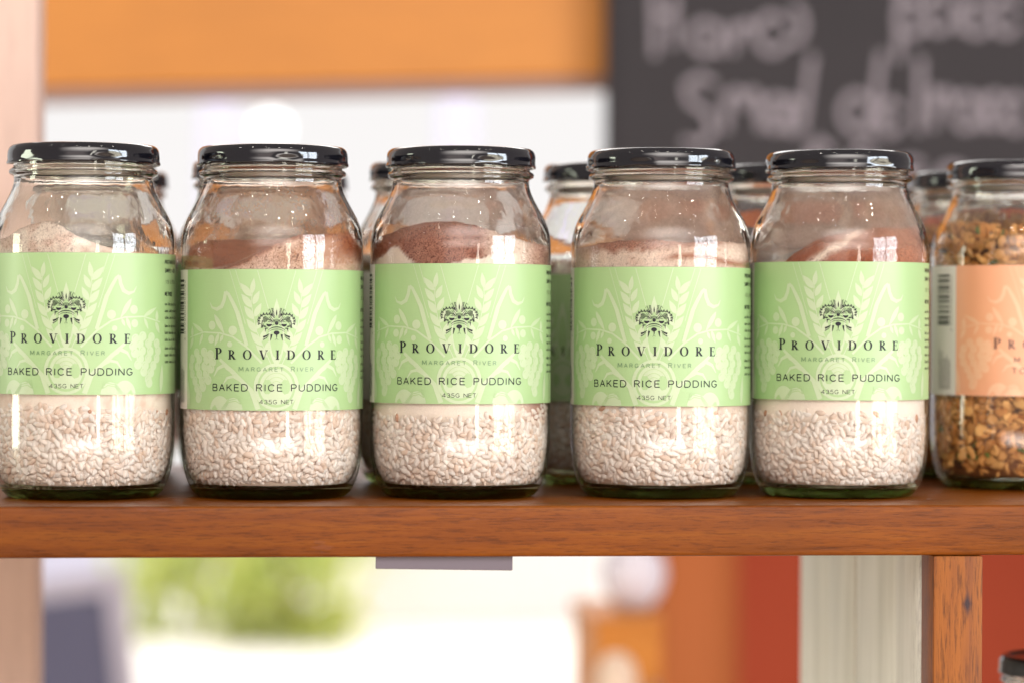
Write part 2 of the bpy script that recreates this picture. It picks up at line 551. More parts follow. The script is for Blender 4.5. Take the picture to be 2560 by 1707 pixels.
class Print:
    """flat print on the label cylinder; u = arc length in mm from the label centre (right +), v = height in mm from the label's lower edge"""

    def __init__(self, layer):
        self.v, self.f, self.layer, self.k = [], [], layer, 0

    def pt(self, u, v, r):
        a = u / LR
        return (r * math.sin(a) * MM, -r * math.cos(a) * MM, v * MM)

    def quadstrip(self, left, right):
        r = LR + self.layer * 0.07 + (self.k % 12) * 0.004
        self.k += 1
        n0 = len(self.v)
        for (a, b) in zip(left, right):
            self.v.append(self.pt(a[0], a[1], r))
            self.v.append(self.pt(b[0], b[1], r))
        for i in range(len(left) - 1):
            q_ = n0 + 2 * i
            self.f.append((q_, q_ + 1, q_ + 3, q_ + 2))

    def stroke(self, pts, w0, w1=None, wm=None):
        w1 = w0 if w1 is None else w1
        P = []
        for (a, b) in zip(pts, pts[1:]):           # keep pieces short so that they follow the curve of the glass
            n = max(1, int(math.hypot(b[0] - a[0], b[1] - a[1]) / 2.0))
            for i in range(n):
                P.append((a[0] + (b[0] - a[0]) * i / n, a[1] + (b[1] - a[1]) * i / n))
        P.append(pts[-1])
        L, Rr = [], []
        n = len(P)
        for i, p in enumerate(P):
            a, b = P[max(0, i - 1)], P[min(n - 1, i + 1)]
            dx, dy = b[0] - a[0], b[1] - a[1]
            l = math.hypot(dx, dy) or 1
            nx, ny = -dy / l, dx / l
            t = i / (n - 1)
            if wm is None:
                wd = w0 + (w1 - w0) * t
            else:
                wd = w0 * (1 - 2 * t) + wm * 2 * t if t < 0.5 else wm * (2 - 2 * t) + w1 * (2 * t - 1)
            L.append((p[0] + nx * wd / 2, p[1] + ny * wd / 2))
            Rr.append((p[0] - nx * wd / 2, p[1] - ny * wd / 2))
        self.quadstrip(Rr, L)

    def leaf(self, a, b, w, n=9):
        pts = [(a[0] + (b[0] - a[0]) * i / n, a[1] + (b[1] - a[1]) * i / n) for i in range(n + 1)]
        dx, dy = b[0] - a[0], b[1] - a[1]
        l = math.hypot(dx, dy) or 1
        nx, ny = -dy / l, dx / l
        L, Rr = [], []
        for i, p in enumerate(pts):
            wd = w * math.sin(math.pi * (i / n) ** 0.8) / 2
            L.append((p[0] + nx * wd, p[1] + ny * wd))
            Rr.append((p[0] - nx * wd, p[1] - ny * wd))
        self.quadstrip(Rr, L)

    def disc(self, c, rx, ry=None, a0=0.0, a1=2 * math.pi, inner=0.0, n=20):
        ry = rx if ry is None else ry
        O, I = [], []
        for i in range(n + 1):
            t = a0 + (a1 - a0) * i / n
            O.append((c[0] + rx * math.cos(t), c[1] + ry * math.sin(t)))
            I.append((c[0] + rx * inner * math.cos(t), c[1] + ry * inner * math.sin(t)))
        self.quadstrip(I, O)

    def ring2(self, c, rx, ry, ix, iy, a0=0.0, a1=2 * math.pi, n=28):
        O, I = [], []
        for i in range(n + 1):
            t = a0 + (a1 - a0) * i / n
            O.append((c[0] + rx * math.cos(t), c[1] + ry * math.sin(t)))
            I.append((c[0] + ix * math.cos(t), c[1] + iy * math.sin(t)))
        self.quadstrip(I, O)

    def rect(self, u0, u1, v0, v1):
        n = max(1, int((u1 - u0) / 1.5))
        us = [u0 + (u1 - u0) * i / n for i in range(n + 1)]
        self.quadstrip([(u, v0) for u in us], [(u, v1) for u in us])

    def mesh(self, name):
        return mesh_from(name, self.v, self.f)


def arc(cx, cy_, rx, ry, a0, a1, n=10):
    return [(cx + rx * math.cos(R(a0 + (a1 - a0) * i / n)), cy_ + ry * math.sin(R(a0 + (a1 - a0) * i / n))) for i in range(n + 1)]


# monoline engraver capitals, unit height; (advance width, strokes)
G = {
    'A': (0.92, [[(0, 0), (0.46, 1)], [(0.46, 1), (0.92, 0)], [(0.17, 0.34), (0.75, 0.34)]]),
    'B': (0.80, [[(0, 0), (0, 1)], [(0, 1), (0.5, 1)] + arc(0.5, 0.76, 0.24, 0.24, 90, -90) + [(0, 0.52)], [(0.5, 0.52)] + arc(0.54, 0.26, 0.26, 0.26, 90, -90) + [(0, 0)]]),
    'C': (0.95, [arc(0.5, 0.5, 0.48, 0.5, 38, 322, 18)]),
    'D': (0.92, [[(0, 0), (0, 1)], [(0, 1), (0.42, 1)] + arc(0.42, 0.5, 0.5, 0.5, 90, -90, 14) + [(0, 0)]]),
    'E': (0.74, [[(0, 0), (0, 1)], [(0, 1), (0.74, 1)], [(0, 0.52), (0.66, 0.52)], [(0, 0), (0.74, 0)]]),
    'G': (1.0, [arc(0.5, 0.5, 0.48, 0.5, 38, 350, 18), [(0.97, 0.42), (0.55, 0.42)]]),
    'I': (0.10, [[(0.05, 0), (0.05, 1)]]),
    'K': (0.82, [[(0, 0), (0, 1)], [(0.78, 1), (0.02, 0.38)], [(0.28, 0.58), (0.82, 0)]]),
    'L': (0.70, [[(0, 1), (0, 0)], [(0, 0), (0.70, 0)]]),
    'M': (1.02, [[(0, 0), (0.05, 1)], [(0.05, 1), (0.51, 0.15)], [(0.51, 0.15), (0.97, 1)], [(0.97, 1), (1.02, 0)]]),
    'N': (0.90, [[(0, 0), (0, 1)], [(0, 1), (0.90, 0)], [(0.90, 0), (0.90, 1)]]),
    'O': (1.0, [arc(0.5, 0.5, 0.5, 0.5, 0, 360, 22)]),
    'P': (0.76, [[(0, 0), (0, 1)], [(0, 1), (0.48, 1)] + arc(0.48, 0.73, 0.28, 0.27, 90, -90) + [(0, 0.46)]]),
    'R': (0.82, [[(0, 0), (0, 1)], [(0, 1), (0.50, 1)] + arc(0.50, 0.75, 0.27, 0.25, 90, -90) + [(0, 0.5)], [(0.46, 0.5), (0.82, 0)]]),
    'S': (0.78, [arc(0.39, 0.75, 0.34, 0.25, 30, 270, 12) + arc(0.39, 0.25, 0.37, 0.25, 90, -150, 12)]),
    'T': (0.80, [[(0, 1), (0.80, 1)], [(0.40, 1), (0.40, 0)]]),
    'U': (0.86, [[(0, 1), (0, 0.36)] + arc(0.43, 0.36, 0.43, 0.36, 180, 360, 12) + [(0.86, 1)]]),
    'V': (0.90, [[(0, 1), (0.45, 0)], [(0.45, 0), (0.90, 1)]]),
    'H': (0.86, [[(0, 0), (0, 1)], [(0.86, 0), (0.86, 1)], [(0, 0.52), (0.86, 0.52)]]),
    'Y': (0.86, [[(0, 1), (0.43, 0.48)], [(0.86, 1), (0.43, 0.48)], [(0.43, 0.48), (0.43, 0)]]),
    '3': (0.80, [arc(0.38, 0.76, 0.34, 0.24, 150, -90, 12) + arc(0.38, 0.26, 0.40, 0.26, 90, -150, 12)]),
    '4': (0.92, [[(0.68, 0), (0.68, 1)], [(0.68, 1), (0, 0.28)], [(0, 0.28), (0.92, 0.28)]]),
    '5': (0.80, [[(0.74, 1), (0.14, 1)], [(0.14, 1), (0.08, 0.56)], arc(0.36, 0.31, 0.42, 0.31, 130, -150, 14)]),
    '1': (0.3, [[(0, 0.8), (0.2, 1)], [(0.2, 1), (0.2, 0)]]),
    '2': (0.78, [arc(0.38, 0.72, 0.34, 0.28, 160, -40, 10) + [(0.02, 0), (0.78, 0)]]),
    '.': (0.12, [[(0, 0), (0.12, 0)]]),
}


def text_line(pr, text, u_c, v0, h, width, wt, caps_big=1.0, left=False, xs=1.0):
    """lay the text over a total width (mm), spread by letter spacing; first letters may be larger"""
    adv, first = [], True
    for ch in text:
        if ch == ' ':
            adv.append((ch, 0.0, 1.0))
            first = True
        else:
            k = caps_big if first else 1.0
            adv.append((ch, G[ch][0] * h * k * xs, k))
            first = False
    tot = sum(a for _, a, _ in adv)
    ns = text.count(' ')
    gaps = len(adv) - 1
    gap = (width - tot) / (gaps + ns * 1.2) if gaps else 0
    u = u_c if left else u_c - width / 2
    for (ch, a, k) in adv:
        if ch == ' ':
            u += gap * 2.2 - gap * 0.0
            u += 0
            continue
        for st in G[ch][1]:
            pr.stroke([(u + x * h * k * xs, v0 + y * h * k) for x, y in st], wt * k)
        u += a + gap


def brand_lettering(pr, v0=23.7, h=4.35, width=61.0):
    def stem(u, hh, w=0.20):
        pr.rect(u, u + w * hh, v0, v0 + hh)

    def serif(u, w, hh, y, t=0.07):
        pr.rect(u, u + w * hh, v0 + y * hh - (t * hh if y > 0.5 else 0), v0 + y * hh + (0 if y > 0.5 else t * hh))

    def P_(u, hh, r=False):
        stem(u + 0.09 * hh, hh)
        serif(u, 0.34, hh, 0)
        serif(u, 0.30, hh, 1)
        pr.ring2((u + 0.30 * hh, v0 + 0.73 * hh), 0.39 * hh, 0.27 * hh, 0.20 * hh, 0.22 * hh, -math.pi / 2, math.pi / 2)
        pr.rect(u + 0.2 * hh, u + 0.30 * hh, v0 + 0.955 * hh, v0 + hh)
        pr.rect(u + 0.2 * hh, u + 0.30 * hh, v0 + 0.46 * hh, v0 + 0.505 * hh)
        if r:
            pr.stroke([(u + 0.34 * hh, v0 + 0.5 * hh), (u + 0.72 * hh, v0 + 0.02 * hh)], 0.20 * hh)
            serif(u + 0.60 * hh, 0.30, hh, 0, 0.045)
            return 0.86 * hh
        return 0.68 * hh

    def O_(u, hh):
        pr.ring2((u + 0.47 * hh, v0 + 0.5 * hh), 0.48 * hh, 0.52 * hh, 0.275 * hh, 0.465 * hh)
        return 0.94 * hh

    def V_(u, hh):
        pr.stroke([(u + 0.14 * hh, v0 + 0.98 * hh), (u + 0.46 * hh, v0)], 0.20 * hh)
        pr.stroke([(u + 0.78 * hh, v0 + 0.98 * hh), (u + 0.48 * hh, v0)], 0.055 * hh)
        serif(u, 0.34, hh, 1)
        serif(u + 0.64 * hh, 0.28, hh, 1)
        return 0.92 * hh

    def I_(u, hh):
        stem(u + 0.09 * hh, hh)
        serif(u, 0.34, hh, 0)
        serif(u, 0.34, hh, 1)
        return 0.34 * hh

    def D_(u, hh):
        stem(u + 0.09 * hh, hh)
        serif(u, 0.36, hh, 0)
        serif(u, 0.36, hh, 1)
        pr.ring2((u + 0.36 * hh, v0 + 0.5 * hh), 0.53 * hh, 0.5 * hh, 0.32 * hh, 0.44 * hh, -math.pi / 2, math.pi / 2)
        return 0.88 * hh

    def E_(u, hh):
        stem(u + 0.09 * hh, hh)
        serif(u, 0.70, hh, 0)
        serif(u, 0.66, hh, 1)
        pr.rect(u + 0.2 * hh, u + 0.5 * hh, v0 + 0.50 * hh, v0 + 0.545 * hh)
        pr.stroke([(u + 0.68 * hh, v0 + 0.24 * hh), (u + 0.66 * hh, v0 + 0.03 * hh)], 0.03 * hh, 0.09 * hh)
        pr.stroke([(u + 0.64 * hh, v0 + 0.78 * hh), (u + 0.62 * hh, v0 + 0.97 * hh)], 0.03 * hh, 0.09 * hh)
        pr.rect(u + 0.48 * hh, u + 0.52 * hh, v0 + 0.40 * hh, v0 + 0.64 * hh)
        return 0.70 * hh

    fn = [lambda u: P_(u, h * 1.24), lambda u: P_(u, h, True), lambda u: O_(u, h), lambda u: V_(u, h), lambda u: I_(u, h), lambda u: D_(u, h), lambda u: O_(u, h), lambda u: P_(u, h, True), lambda u: E_(u, h)]
    ws = [0.68 * h * 1.24, 0.86 * h, 0.94 * h, 0.92 * h, 0.34 * h, 0.88 * h, 0.94 * h, 0.86 * h, 0.70 * h]
    gap = (width - sum(ws)) / 8
    u = -width / 2
    for f_, w_ in zip(fn, ws):
        f_(u)
        u += w_ + gap


def emblem(pr, v0=32.2, s=0.0157, yb=1330):
    def T(p, sg):
        return (sg * p[0] * s, v0 + (yb - p[1]) * s)

    def st(pts, w0, w1=None, wm=None):
        e = s * 1.02
        for sg in (-1, 1):
            pr.stroke([T(p, sg) for p in pts], w0 * e, None if w1 is None else w1 * e, None if wm is None else wm * e)

    def lf(a, b, w_):
        for sg in (-1, 1):
            pr.leaf(T(a, sg), T(b, sg), w_ * s * 1.0)

    pr.stroke([T((x, y), 1) for x, y in ((-245, 1012), (-180, 958), (-95, 925), (0, 915), (95, 925), (180, 958), (245, 1012))], 12 * s, 12 * s, 34 * s)
    pr.stroke([T((x, y), 1) for x, y in ((-240, 1062), (-160, 1008), (-80, 985), (0, 980), (80, 985), (160, 1008), (240, 1062))], 7 * s, 7 * s, 20 * s)
    pr.disc(T((0, 1085), 1), 86 * s, 62 * s)
    pr.stroke([T((0, 1135), 1), T((4, 1190), 1), T((-4, 1275), 1)], 44 * s, 6 * s)
    st([(150, 1130), (160, 1220), (185, 1312)], 58, 12)
    st([(215, 1115), (280, 1165), (395, 1215)], 12, 56)
    st([(235, 1170), (300, 1235), (400, 1290)], 8, 26)
    st([(10, 1265), (50, 1300)], 10, 5)
    for sg in (-1, 1):
        pr.disc(T((222, 835), sg), 80 * s, 72 * s, math.pi * 0.94, math.pi * 2.06)
        pr.disc(T((225, 780), sg), 92 * s, 88 * s, 0.2, math.pi - 0.2, 0.84)
        pr.disc(T((225, 790), sg), 40 * s, 40 * s, 0.3, 2.6, 0.7)
    for r_, w_ in ((118, 12), (88, 14), (56, 26)):
        pr.disc(T((0, 800), 1), r_ * s, r_ * s, 0.15, math.pi - 0.15, 1 - w_ / r_)
    pr.disc(T((0, 818), 1), 52 * s, 42 * s)
    st([(70, 830), (120, 870), (165, 840)], 12)
    st([(62, 748), (190, 600)], 14)
    st([(118, 762), (232, 612)], 22, 10)
    st([(140, 800), (250, 660)], 10, 16)
    for k in range(6):
        st([(262 + k * 27, 640 - k * 6 + abs(k - 2.5) * 10), (305 + k * 19, 800 - abs(k - 3) * 16)], 16, 9)
    st([(255, 650), (330, 605), (400, 640)], 14)
    for k in range(7):
        y = 620 - k * 42
        x = 70 + k * 8
        lf((x + 4, y + 30), (x + 42, y - 14), 22)
        lf((x - 4, y + 30), (x - 20, y - 14), 18)
    lf((0, 590), (0, 400), 36)
    st([(150, 600), (175, 480), (212, 385), (262, 440)], 14, 10, 22)
    chain = [(135, 575), (200, 548), (280, 545), (370, 548), (440, 590), (500, 660), (520, 740), (505, 820)]
    st(chain, 11)
    for (x, y) in chain:
        dx, dy = x, y - 860
        l = math.hypot(dx, dy)
        ux, uy = dx / l, dy / l
        lf((x, y), (x + ux * 66 + uy * 24, y + uy * 66 - ux * 24), 34)
        lf((x, y), (x + ux * 50 - uy * 46, y + uy * 50 + ux * 46), 26)
        lf((x, y), (x - ux * 44, y - uy * 44), 24)
    st([(420, 720), (440, 860), (430, 950)], 22, 30)
    lf((300, 905), (420, 885), 44)
    lf((250, 955), (330, 955), 34)
    st([(325, 940), (338, 1065)], 40, 8)
    lf((400, 905), (470, 930), 34)
    st([(380, 820), (425, 905)], 16)


def pale_art(pr, gr):
    """pr: pale shapes; gr: thin label-coloured lines over them"""
    def T(p, sg):
        dx = (p[0] - 940) * sg
        return (LR * math.asin(max(-0.985, min(0.985, dx / 909.0))), (1482 - p[1]) * 0.0476)

    def st(pts, w0, w1=None, wm=None, layer=None):
        k = 0.0476
        for sg in (-1, 1):
            (layer or pr).stroke([T((1880 - p[0], p[1]) if sg == 1 and False else p, 1 if sg == -1 else -1) for p in pts], w0 * k, None if w1 is None else w1 * k, None if wm is None else wm * k)

    def lf(a, b, w_):
        for sg in (1, -1):
            pr.leaf(T(a, sg), T(b, sg), w_ * 0.0476)

    def dc(c, r_, layer=None, a0=0.0, a1=2 * math.pi, inner=0.0):
        for sg in (1, -1):
            b0, b1 = (a0, a1) if sg == 1 else (math.pi - a1, math.pi - a0)
            (layer or pr).disc(T(c, sg), r_ * 0.0476, None, b0, b1, inner)

    st([(488, 112), (560, 360), (640, 640)], 6)
    st([(545, 112), (600, 300)], 6)
    st([(755, 118), (860, 490)], 7)
    # wheat ears
    st([(715, 240), (695, 440), (740, 690), (830, 900), (900, 1060)], 8)
    lf((702, 345), (722, 190), 52)
    for a, b in (((698, 372), (588, 238)), ((703, 480), (600, 345)), ((722, 595), (628, 465)), ((752, 725), (650, 590)), ((800, 850), (690, 715)), ((850, 960), (740, 840))):
        lf(a, b, 66)
    for a, b in (((712, 450), (775, 315)), ((728, 570), (793, 435)), ((752, 690), (812, 555)), ((792, 810), (835, 680)), ((838, 920), (870, 800))):
        lf(a, b, 58)
    # hooked stalk
    st([(305, 430), (325, 480), (370, 498), (415, 470), (440, 405), (452, 325)], 5, 34, 44)
    st([(452, 325), (480, 350), (520, 430), (565, 530), (600, 660), (655, 850)], 30, 36, 46)
    lf((345, 545), (445, 745), 52)
    # olive branch
    st([(118, 775), (250, 722), (400, 730), (520, 765), (650, 860), (800, 1020)], 12, 22)
    for c, r_ in (((325, 655), 44), ((318, 790), 40), ((520, 705), 46), ((492, 838), 28)):
        dc(c, r_)
    lf((245, 722), (140, 630), 42)
    lf((240, 735), (205, 850), 36)
    lf((140, 770), (140, 660), 48)
    lf((150, 770), (120, 890), 50)
    lf((390, 730), (350, 860), 40)
    lf((430, 745), (400, 820), 34)
    # grapes
    gp = [(180, 925), (250, 915), (310, 940), (140, 985), (205, 985), (275, 985), (330, 1010), (130, 1055), (190, 1060), (255, 1055), (315, 1075), (140, 1130), (205, 1130), (270, 1130), (165, 1200), (230, 1200), (290, 1190), (185, 1270), (240, 1260), (205, 1335), (198, 1370)]
    for c in gp:
        dc(c, 47)
    for (x, y) in gp:
        dc((x, y), 30, gr, 0.1, 1.5, 0.86)
    # leaves, gourds and the round heart of the sheaf along the lower edge
    st([(400, 985), (520, 1100), (700, 1290), (765, 1470)], 30, 50)
    st([(345, 1150), (380, 1075), (440, 1040), (500, 1090), (560, 1160)], 8, 26, 46)
    st([(430, 1230), (470, 1165), (530, 1150), (590, 1190)], 8, 20, 36)
    for c, r_ in (((400, 1420), 120), ((520, 1420), 108)):
        dc((c[0], c[1] + 20), r_ * 0.36)
        for sg in (1, -1):
            p = T(c, sg)
            r2 = r_ * 0.0476
            pr.ring2((p[0], 0.05), r2, r2 * 1.15, 0.01, 0.01, 0.03, math.pi - 0.03)
    for r_ in (50, 80, 110):
        st([(470 - r_ * 0.5, 1472), (480 + r_ * 0.1, 1440 - r_ * 0.7), (520 + r_ * 0.6, 1430 - r_ * 0.8), (590 + r_ * 0.1, 1420)], 5, 5, 9, gr)
    lf((110, 1470), (100, 1180), 60)
    c0 = T((940, 1250), 1)
    pr.ring2((0, c0[1]), 10.6, 11.0, 8.9, 9.6)
    pr.ring2((0, c0[1]), 7.9, 8.4, 0.05, 0.05)
    for r_ in (2.4, 4.2, 6.0):
        gr.ring2((0, c0[1]), r_ + 0.22, r_ * 1.06 + 0.22, r_, r_ * 1.06, 0.4, math.pi - 0.4)
    pr.leaf((0, 20), (0, 52), 7.5)
    gr.leaf((0, 30), (0, 48), 0.6)


def side_text(pr):
    u = 54.0
    lines = [(61.0, 'PREPARATION', 1.75, 0.34), (57.0, 'SIMPLY ADD', 1.75, 0.34), (51.8, '.125 LITRES', 1.6, 0.2), (46.0, 'METHOD', 1.75, 0.34)]
    for v, s, h, wt in lines:
        text_line(pr, s, u, v, h, len(s) * h * 0.78, wt, left=True, xs=0.62)
    r_ = random.Random(3)
    v = 41.5
    for i in range(9):
        x = u                                   # small print, too fine to read
        while x < u + 22:
            wd = r_.uniform(1.6, 4.5)
            pr.rect(x, x + wd, v, v + 0.22)
            pr.rect(x + wd * 0.3, x + wd, v + 0.55, v + 0.78)
            for k in range(int(wd / 0.75)):
                pr.rect(x + k * 0.75, x + k * 0.75 + 0.2, v, v + (1.45 if r_.random() < 0.25 else 1.0))
            x += wd + 0.8
        v -= 3.9 if i % 3 == 2 else 3.2
        if v < 6:
            break


def barcode(pr):
    r_ = random.Random(11)
    v = 61.0
    u0, u1 = -68.0, -57.2
    while v > 35.5:
        h = r_.choice((0.35, 0.5, 0.8, 1.15))
        pr.rect(u0, u1, v - h, v)
        v -= h + r_.choice((0.35, 0.45, 0.8, 1.1))
    for k in range(13):
        y = 60.5 - k * 2.0
        pr.stroke([(-56.4, y), (-55.3, y - 0.3), (-55.3, y - 1.0), (-56.4, y - 1.2)], 0.25)
    pr.stroke([(-56.2, 33.0), (-55.2, 33.3), (-55.4, 32.2)], 0.3)
    for k in range(9):
        u = -66.5 + k * 1.2
        pr.rect(u, u + 0.32, 3.0, 20 + r_.uniform(-2, 6))


LH = 65.6


def panel_mesh(u0, u1, layer=0.0):
    n = max(2, int((u1 - u0) / 1.8))
    r0 = LR + layer
    vs, fs = [], []
    for i in range(n + 1):
        a = (u0 + (u1 - u0) * i / n) / LR
        for z in (0, LH):
            vs.append((r0 * math.sin(a) * MM, -r0 * math.cos(a) * MM, z * MM))
    for i in range(n):
        b = i * 2
        fs.append((b, b + 2, b + 3, b + 1))
    # paper thickness: a rim turned in towards the glass
    for z in (0, LH):
        m = len(vs)
        for i in range(n + 1):
            a = (u0 + (u1 - u0) * i / n) / LR
            for rr in (r0, r0 - 0.10):
                vs.append((rr * math.sin(a) * MM, -rr * math.cos(a) * MM, z * MM))
        for i in range(n):
            b = m + i * 2
            fs.append((b, b + 1, b + 3, b + 2) if z == 0 else (b, b + 2, b + 3, b + 1))
    me = mesh_from("label", vs, fs)
    me.polygons.foreach_set('use_smooth', [True] * len(me.polygons))
    return me


def build_prints():
    d = {}
    U = LR * R(68.5)
    d['front'] = panel_mesh(-U, LR * R(235))
    d['white'] = panel_mesh(-LR * R(104), -U - 0.02, 0.02)
    p = Print(2)
    brand_lettering(p)
    d['brand'] = p.mesh("brand_lettering")
    p = Print(2)
    text_line(p, "MARGARET RIVER", 0, 18.3, 1.75, 35.5, 0.26, 1.18)
    d['place'] = p.mesh("place_lettering")
    p = Print(2)
    text_line(p, "BAKED RICE PUDDING", 0, 9.1, 3.05, 63.5, 0.44)
    d['product'] = p.mesh("product_lettering")
    p = Print(2)
    text_line(p, "435G NET", 0, 3.15, 1.8, 15.8, 0.23)
    d['weight'] = p.mesh("weight_lettering")
    p = Print(2)
    emblem(p)
    d['emblem'] = p.mesh("emblem")
    p, g_ = Print(0.7), Print(1.5)
    pale_art(p, g_)
    d['pale'] = p.mesh("harvest_print")
    d['lines'] = g_.mesh("harvest_lines")
    p = Print(1.5)
    side_text(p)
    d['side'] = p.mesh("side_lettering")
    p = Print(1.2)
    barcode(p)
    d['bar'] = p.mesh("barcode")
    p = Print(2)
    text_line(p, "MAPLE", -8, 17.0, 2.6, 24, 0.42)
    text_line(p, "TOASTED", -8, 11.5, 2.6, 26, 0.42)
    d['maple'] = p.mesh("flavour_lettering")
    return d


PR = build_prints()
for nm, mt in (('front', 'green'), ('white', 'white'), ('brand', 'ink'), ('place', 'inkgrey'), ('product', 'ink'), ('weight', 'ink'), ('emblem', 'ink'),
               ('pale', 'pale'), ('lines', 'green'), ('side', 'ink'), ('bar', 'ink')):
    PR[nm].materials.append(M[mt])
PO = {k: PR[k].copy() for k in ('front', 'pale', 'lines', 'brand', 'place', 'emblem')}
for nm, mt in (('front', 'orange'), ('pale', 'peach'), ('lines', 'orange'), ('brand', 'inkbrown'), ('place', 'inkbrown'), ('emblem', 'inkbrown')):
    PO[nm].materials[0] = M[mt]
PR['maple'].materials.append(M['inkbrown'])


# ------------------------------------------------------------------ contents
def grain_template(sub=1):
    bm = bmesh.new()
    bmesh.ops.create_icosphere(bm, subdivisions=sub + 1 if sub > 1 else 2, radius=1.0)
    v = np.array([x.co[:] for x in bm.verts])
    f = np.array([[x.index for x in fc.verts] for fc in bm.faces])
    bm.free()
    return v, f


def tint_attr(me, cols):
    at = me.color_attributes.new('tint', 'FLOAT_COLOR', 'POINT')
    at.data.foreach_set('color', np.asarray(cols, dtype=np.float32).ravel())


def pieces_mesh(name, n, axes, ztop, z0, depth, colfn, seed, tilt=0.35, backing=None, bend=0.0, gap_mm=2.5):
    """pieces packed against the inside of the glass, plus a core behind them"""
    rg = np.random.default_rng(seed)
    tv, tf = grain_template()
    V, F, C = [], [], []
    off = 0
    spots, grid = [], {}
    layers = [(0.0, gap_mm), (0.42, gap_mm * 0.95), (0.85, gap_mm * 0.9)]
    for li, (dfrac, gp_) in enumerate(layers):          # nearest layer first, each piece kept clear of its neighbours
        grid = {}
        miss = 0
        while miss < 260 and len(spots) < n:
            th = rg.uniform(0, 2 * math.pi)
            zt = ztop(th)
            z = z0 + 1.0 + (zt - z0 - 1.0) * rg.uniform(0, 1)
            ua = th * 42.0
            cell = (int(ua // gp_), int(z // gp_))
            ok = True
            for i_ in (-1, 0, 1):
                for j_ in (-1, 0, 1):
                    for (pu, pz) in grid.get((cell[0] + i_, cell[1] + j_), ()):
                        if (pu - ua) ** 2 + (pz - z) ** 2 < gp_ * gp_:
                            ok = False
            if not ok:
                miss += 1
                continue
            miss = 0
            grid.setdefault(cell, []).append((ua, z))
            spots.append((th, zt, z, dfrac * depth))
    for (th, zt, z, dep_) in spots:
        ax = np.array(axes(rg))
        nrm = np.array([math.cos(th), math.sin(th), 0.0])
        tg = np.array([-math.sin(th), math.cos(th), 0.0])
        up = np.array([0, 0, 1.0])
        ph = rg.uniform(0, math.pi)
        a = tg * math.cos(ph) + up * math.sin(ph)
        a = a + nrm * rg.normal(0, tilt)
        a /= np.linalg.norm(a)
        c = nrm + rg.normal(0, tilt, 3)
        c -= a * np.dot(a, c)
        c /= np.linalg.norm(c)
        b = np.cross(c, a)
        sup = math.sqrt((ax[0] * np.dot(a, nrm)) ** 2 + (ax[1] * np.dot(b, nrm)) ** 2 + (ax[2] * np.dot(c, nrm)) ** 2)
        rad = r_in(z) - 0.12 - sup - dep_ - 0.35 * rg.uniform(0, 1)
        if z < 14:
            rad = min(rad, min(r_in(max(6.5, z - ax[1])), r_in(z)) - 0.1 - sup)
        sz = math.sqrt((ax[0] * a[2]) ** 2 + (ax[1] * b[2]) ** 2 + (ax[2] * c[2]) ** 2)
        cen = nrm * rad + np.array([0, 0, max(z, z0 + sz * 0.95)])
        loc = tv * ax
        if bend:
            loc = loc + np.outer(loc[:, 0] ** 2, [0, bend, 0])
        P = np.outer(loc[:, 0], a) + np.outer(loc[:, 1], b) + np.outer(loc[:, 2], c) + cen
        V.append(P)
        F.append(tf + off)
        off += len(tv)
        C.append(np.tile(np.array(colfn(rg, z, zt)), (len(tv), 1)))
    V = np.concatenate(V) * MM
    F = np.concatenate(F)
    C = np.concatenate(C)
    # core
    core, segs = [], 48
    zs = np.linspace(z0 + 0.3, 1, 14) if False else np.linspace(z0 + 0.3, z0 + 46 if backing is None else backing[1], 14)
    cv, cf = [], []
    for k, z in enumerate(zs):
        for s in range(segs):
            th = 2 * math.pi * s / segs
            zz = min(z, ztop(th) - 2.5)
            rr = r_in(zz) - depth - 1.0
            if k == 0:
                rr = r_in(z0 + 0.6) - 1.0
            cv.append((rr * math.cos(th) * MM, rr * math.sin(th) * MM, zz * MM))
    for k in range(len(zs) - 1):
        for s in range(segs):
            t = (s + 1) % segs
            cf.append((k * segs + s, k * segs + t, (k + 1) * segs + t, (k + 1) * segs + s))
    cf.append(tuple(range(segs - 1, -1, -1)))
    cf.append(tuple((len(zs) - 1) * segs + s for s in range(segs)))
    nv = len(V)
    verts = np.concatenate([V, np.array(cv)])
    faces = [tuple(x) for x in F.tolist()] + [tuple(i + nv for i in fc) for fc in cf]
    me = mesh_from(name, verts.tolist(), faces)
    core_c = backing[0] if backing else (0.86, 0.68, 0.56, 0)
    tint_attr(me, np.concatenate([C, np.tile(np.array(core_c), (len(cv), 1))]))
    me.polygons.foreach_set('use_smooth', [True] * len(me.polygons))
    return me


def rice_axes(rg):
    s = rg.uniform(0.85, 1.15)
    return (rg.uniform(2.25, 2.95) * s, rg.uniform(1.22, 1.5) * s, rg.uniform(1.0, 1.25) * s)


def rice_col(rg, z, zt):
    k = rg.uniform(0.90, 1.03)
    w_ = rg.uniform(0, 1) ** 2.2
    c = np.array([0.92, 0.845, 0.79]) * (1 - w_) + np.array([0.80, 0.615, 0.50]) * w_
    if zt - z < 1.5 and rg.uniform() < 0.09:
        c = np.array([0.55, 0.28, 0.17])
    c = np.clip(c * k, 0, 0.94)
    return (*c, 0.0)


def make_top(seed, base, amp):
    def f(th):
        return base + amp * (0.6 * math.sin(th + seed) + 0.4 * math.sin(2 * th + seed * 2.1)) + 0.35 * amp * noise.noise(Vector((math.cos(th) * 4, math.sin(th) * 4, seed)))
    return f


rice_tops = [make_top(1.0, 41.5, 3.0), make_top(3.7, 43.5, 2.5)]
RICE = [pieces_mesh("rice", 5200, rice_axes, rice_tops[i], 6.6, 1.5, rice_col, 20 + i, tilt=0.34, gap_mm=2.45) for i in range(2)]
for m_ in RICE:
    m_.materials.append(M['rice'])


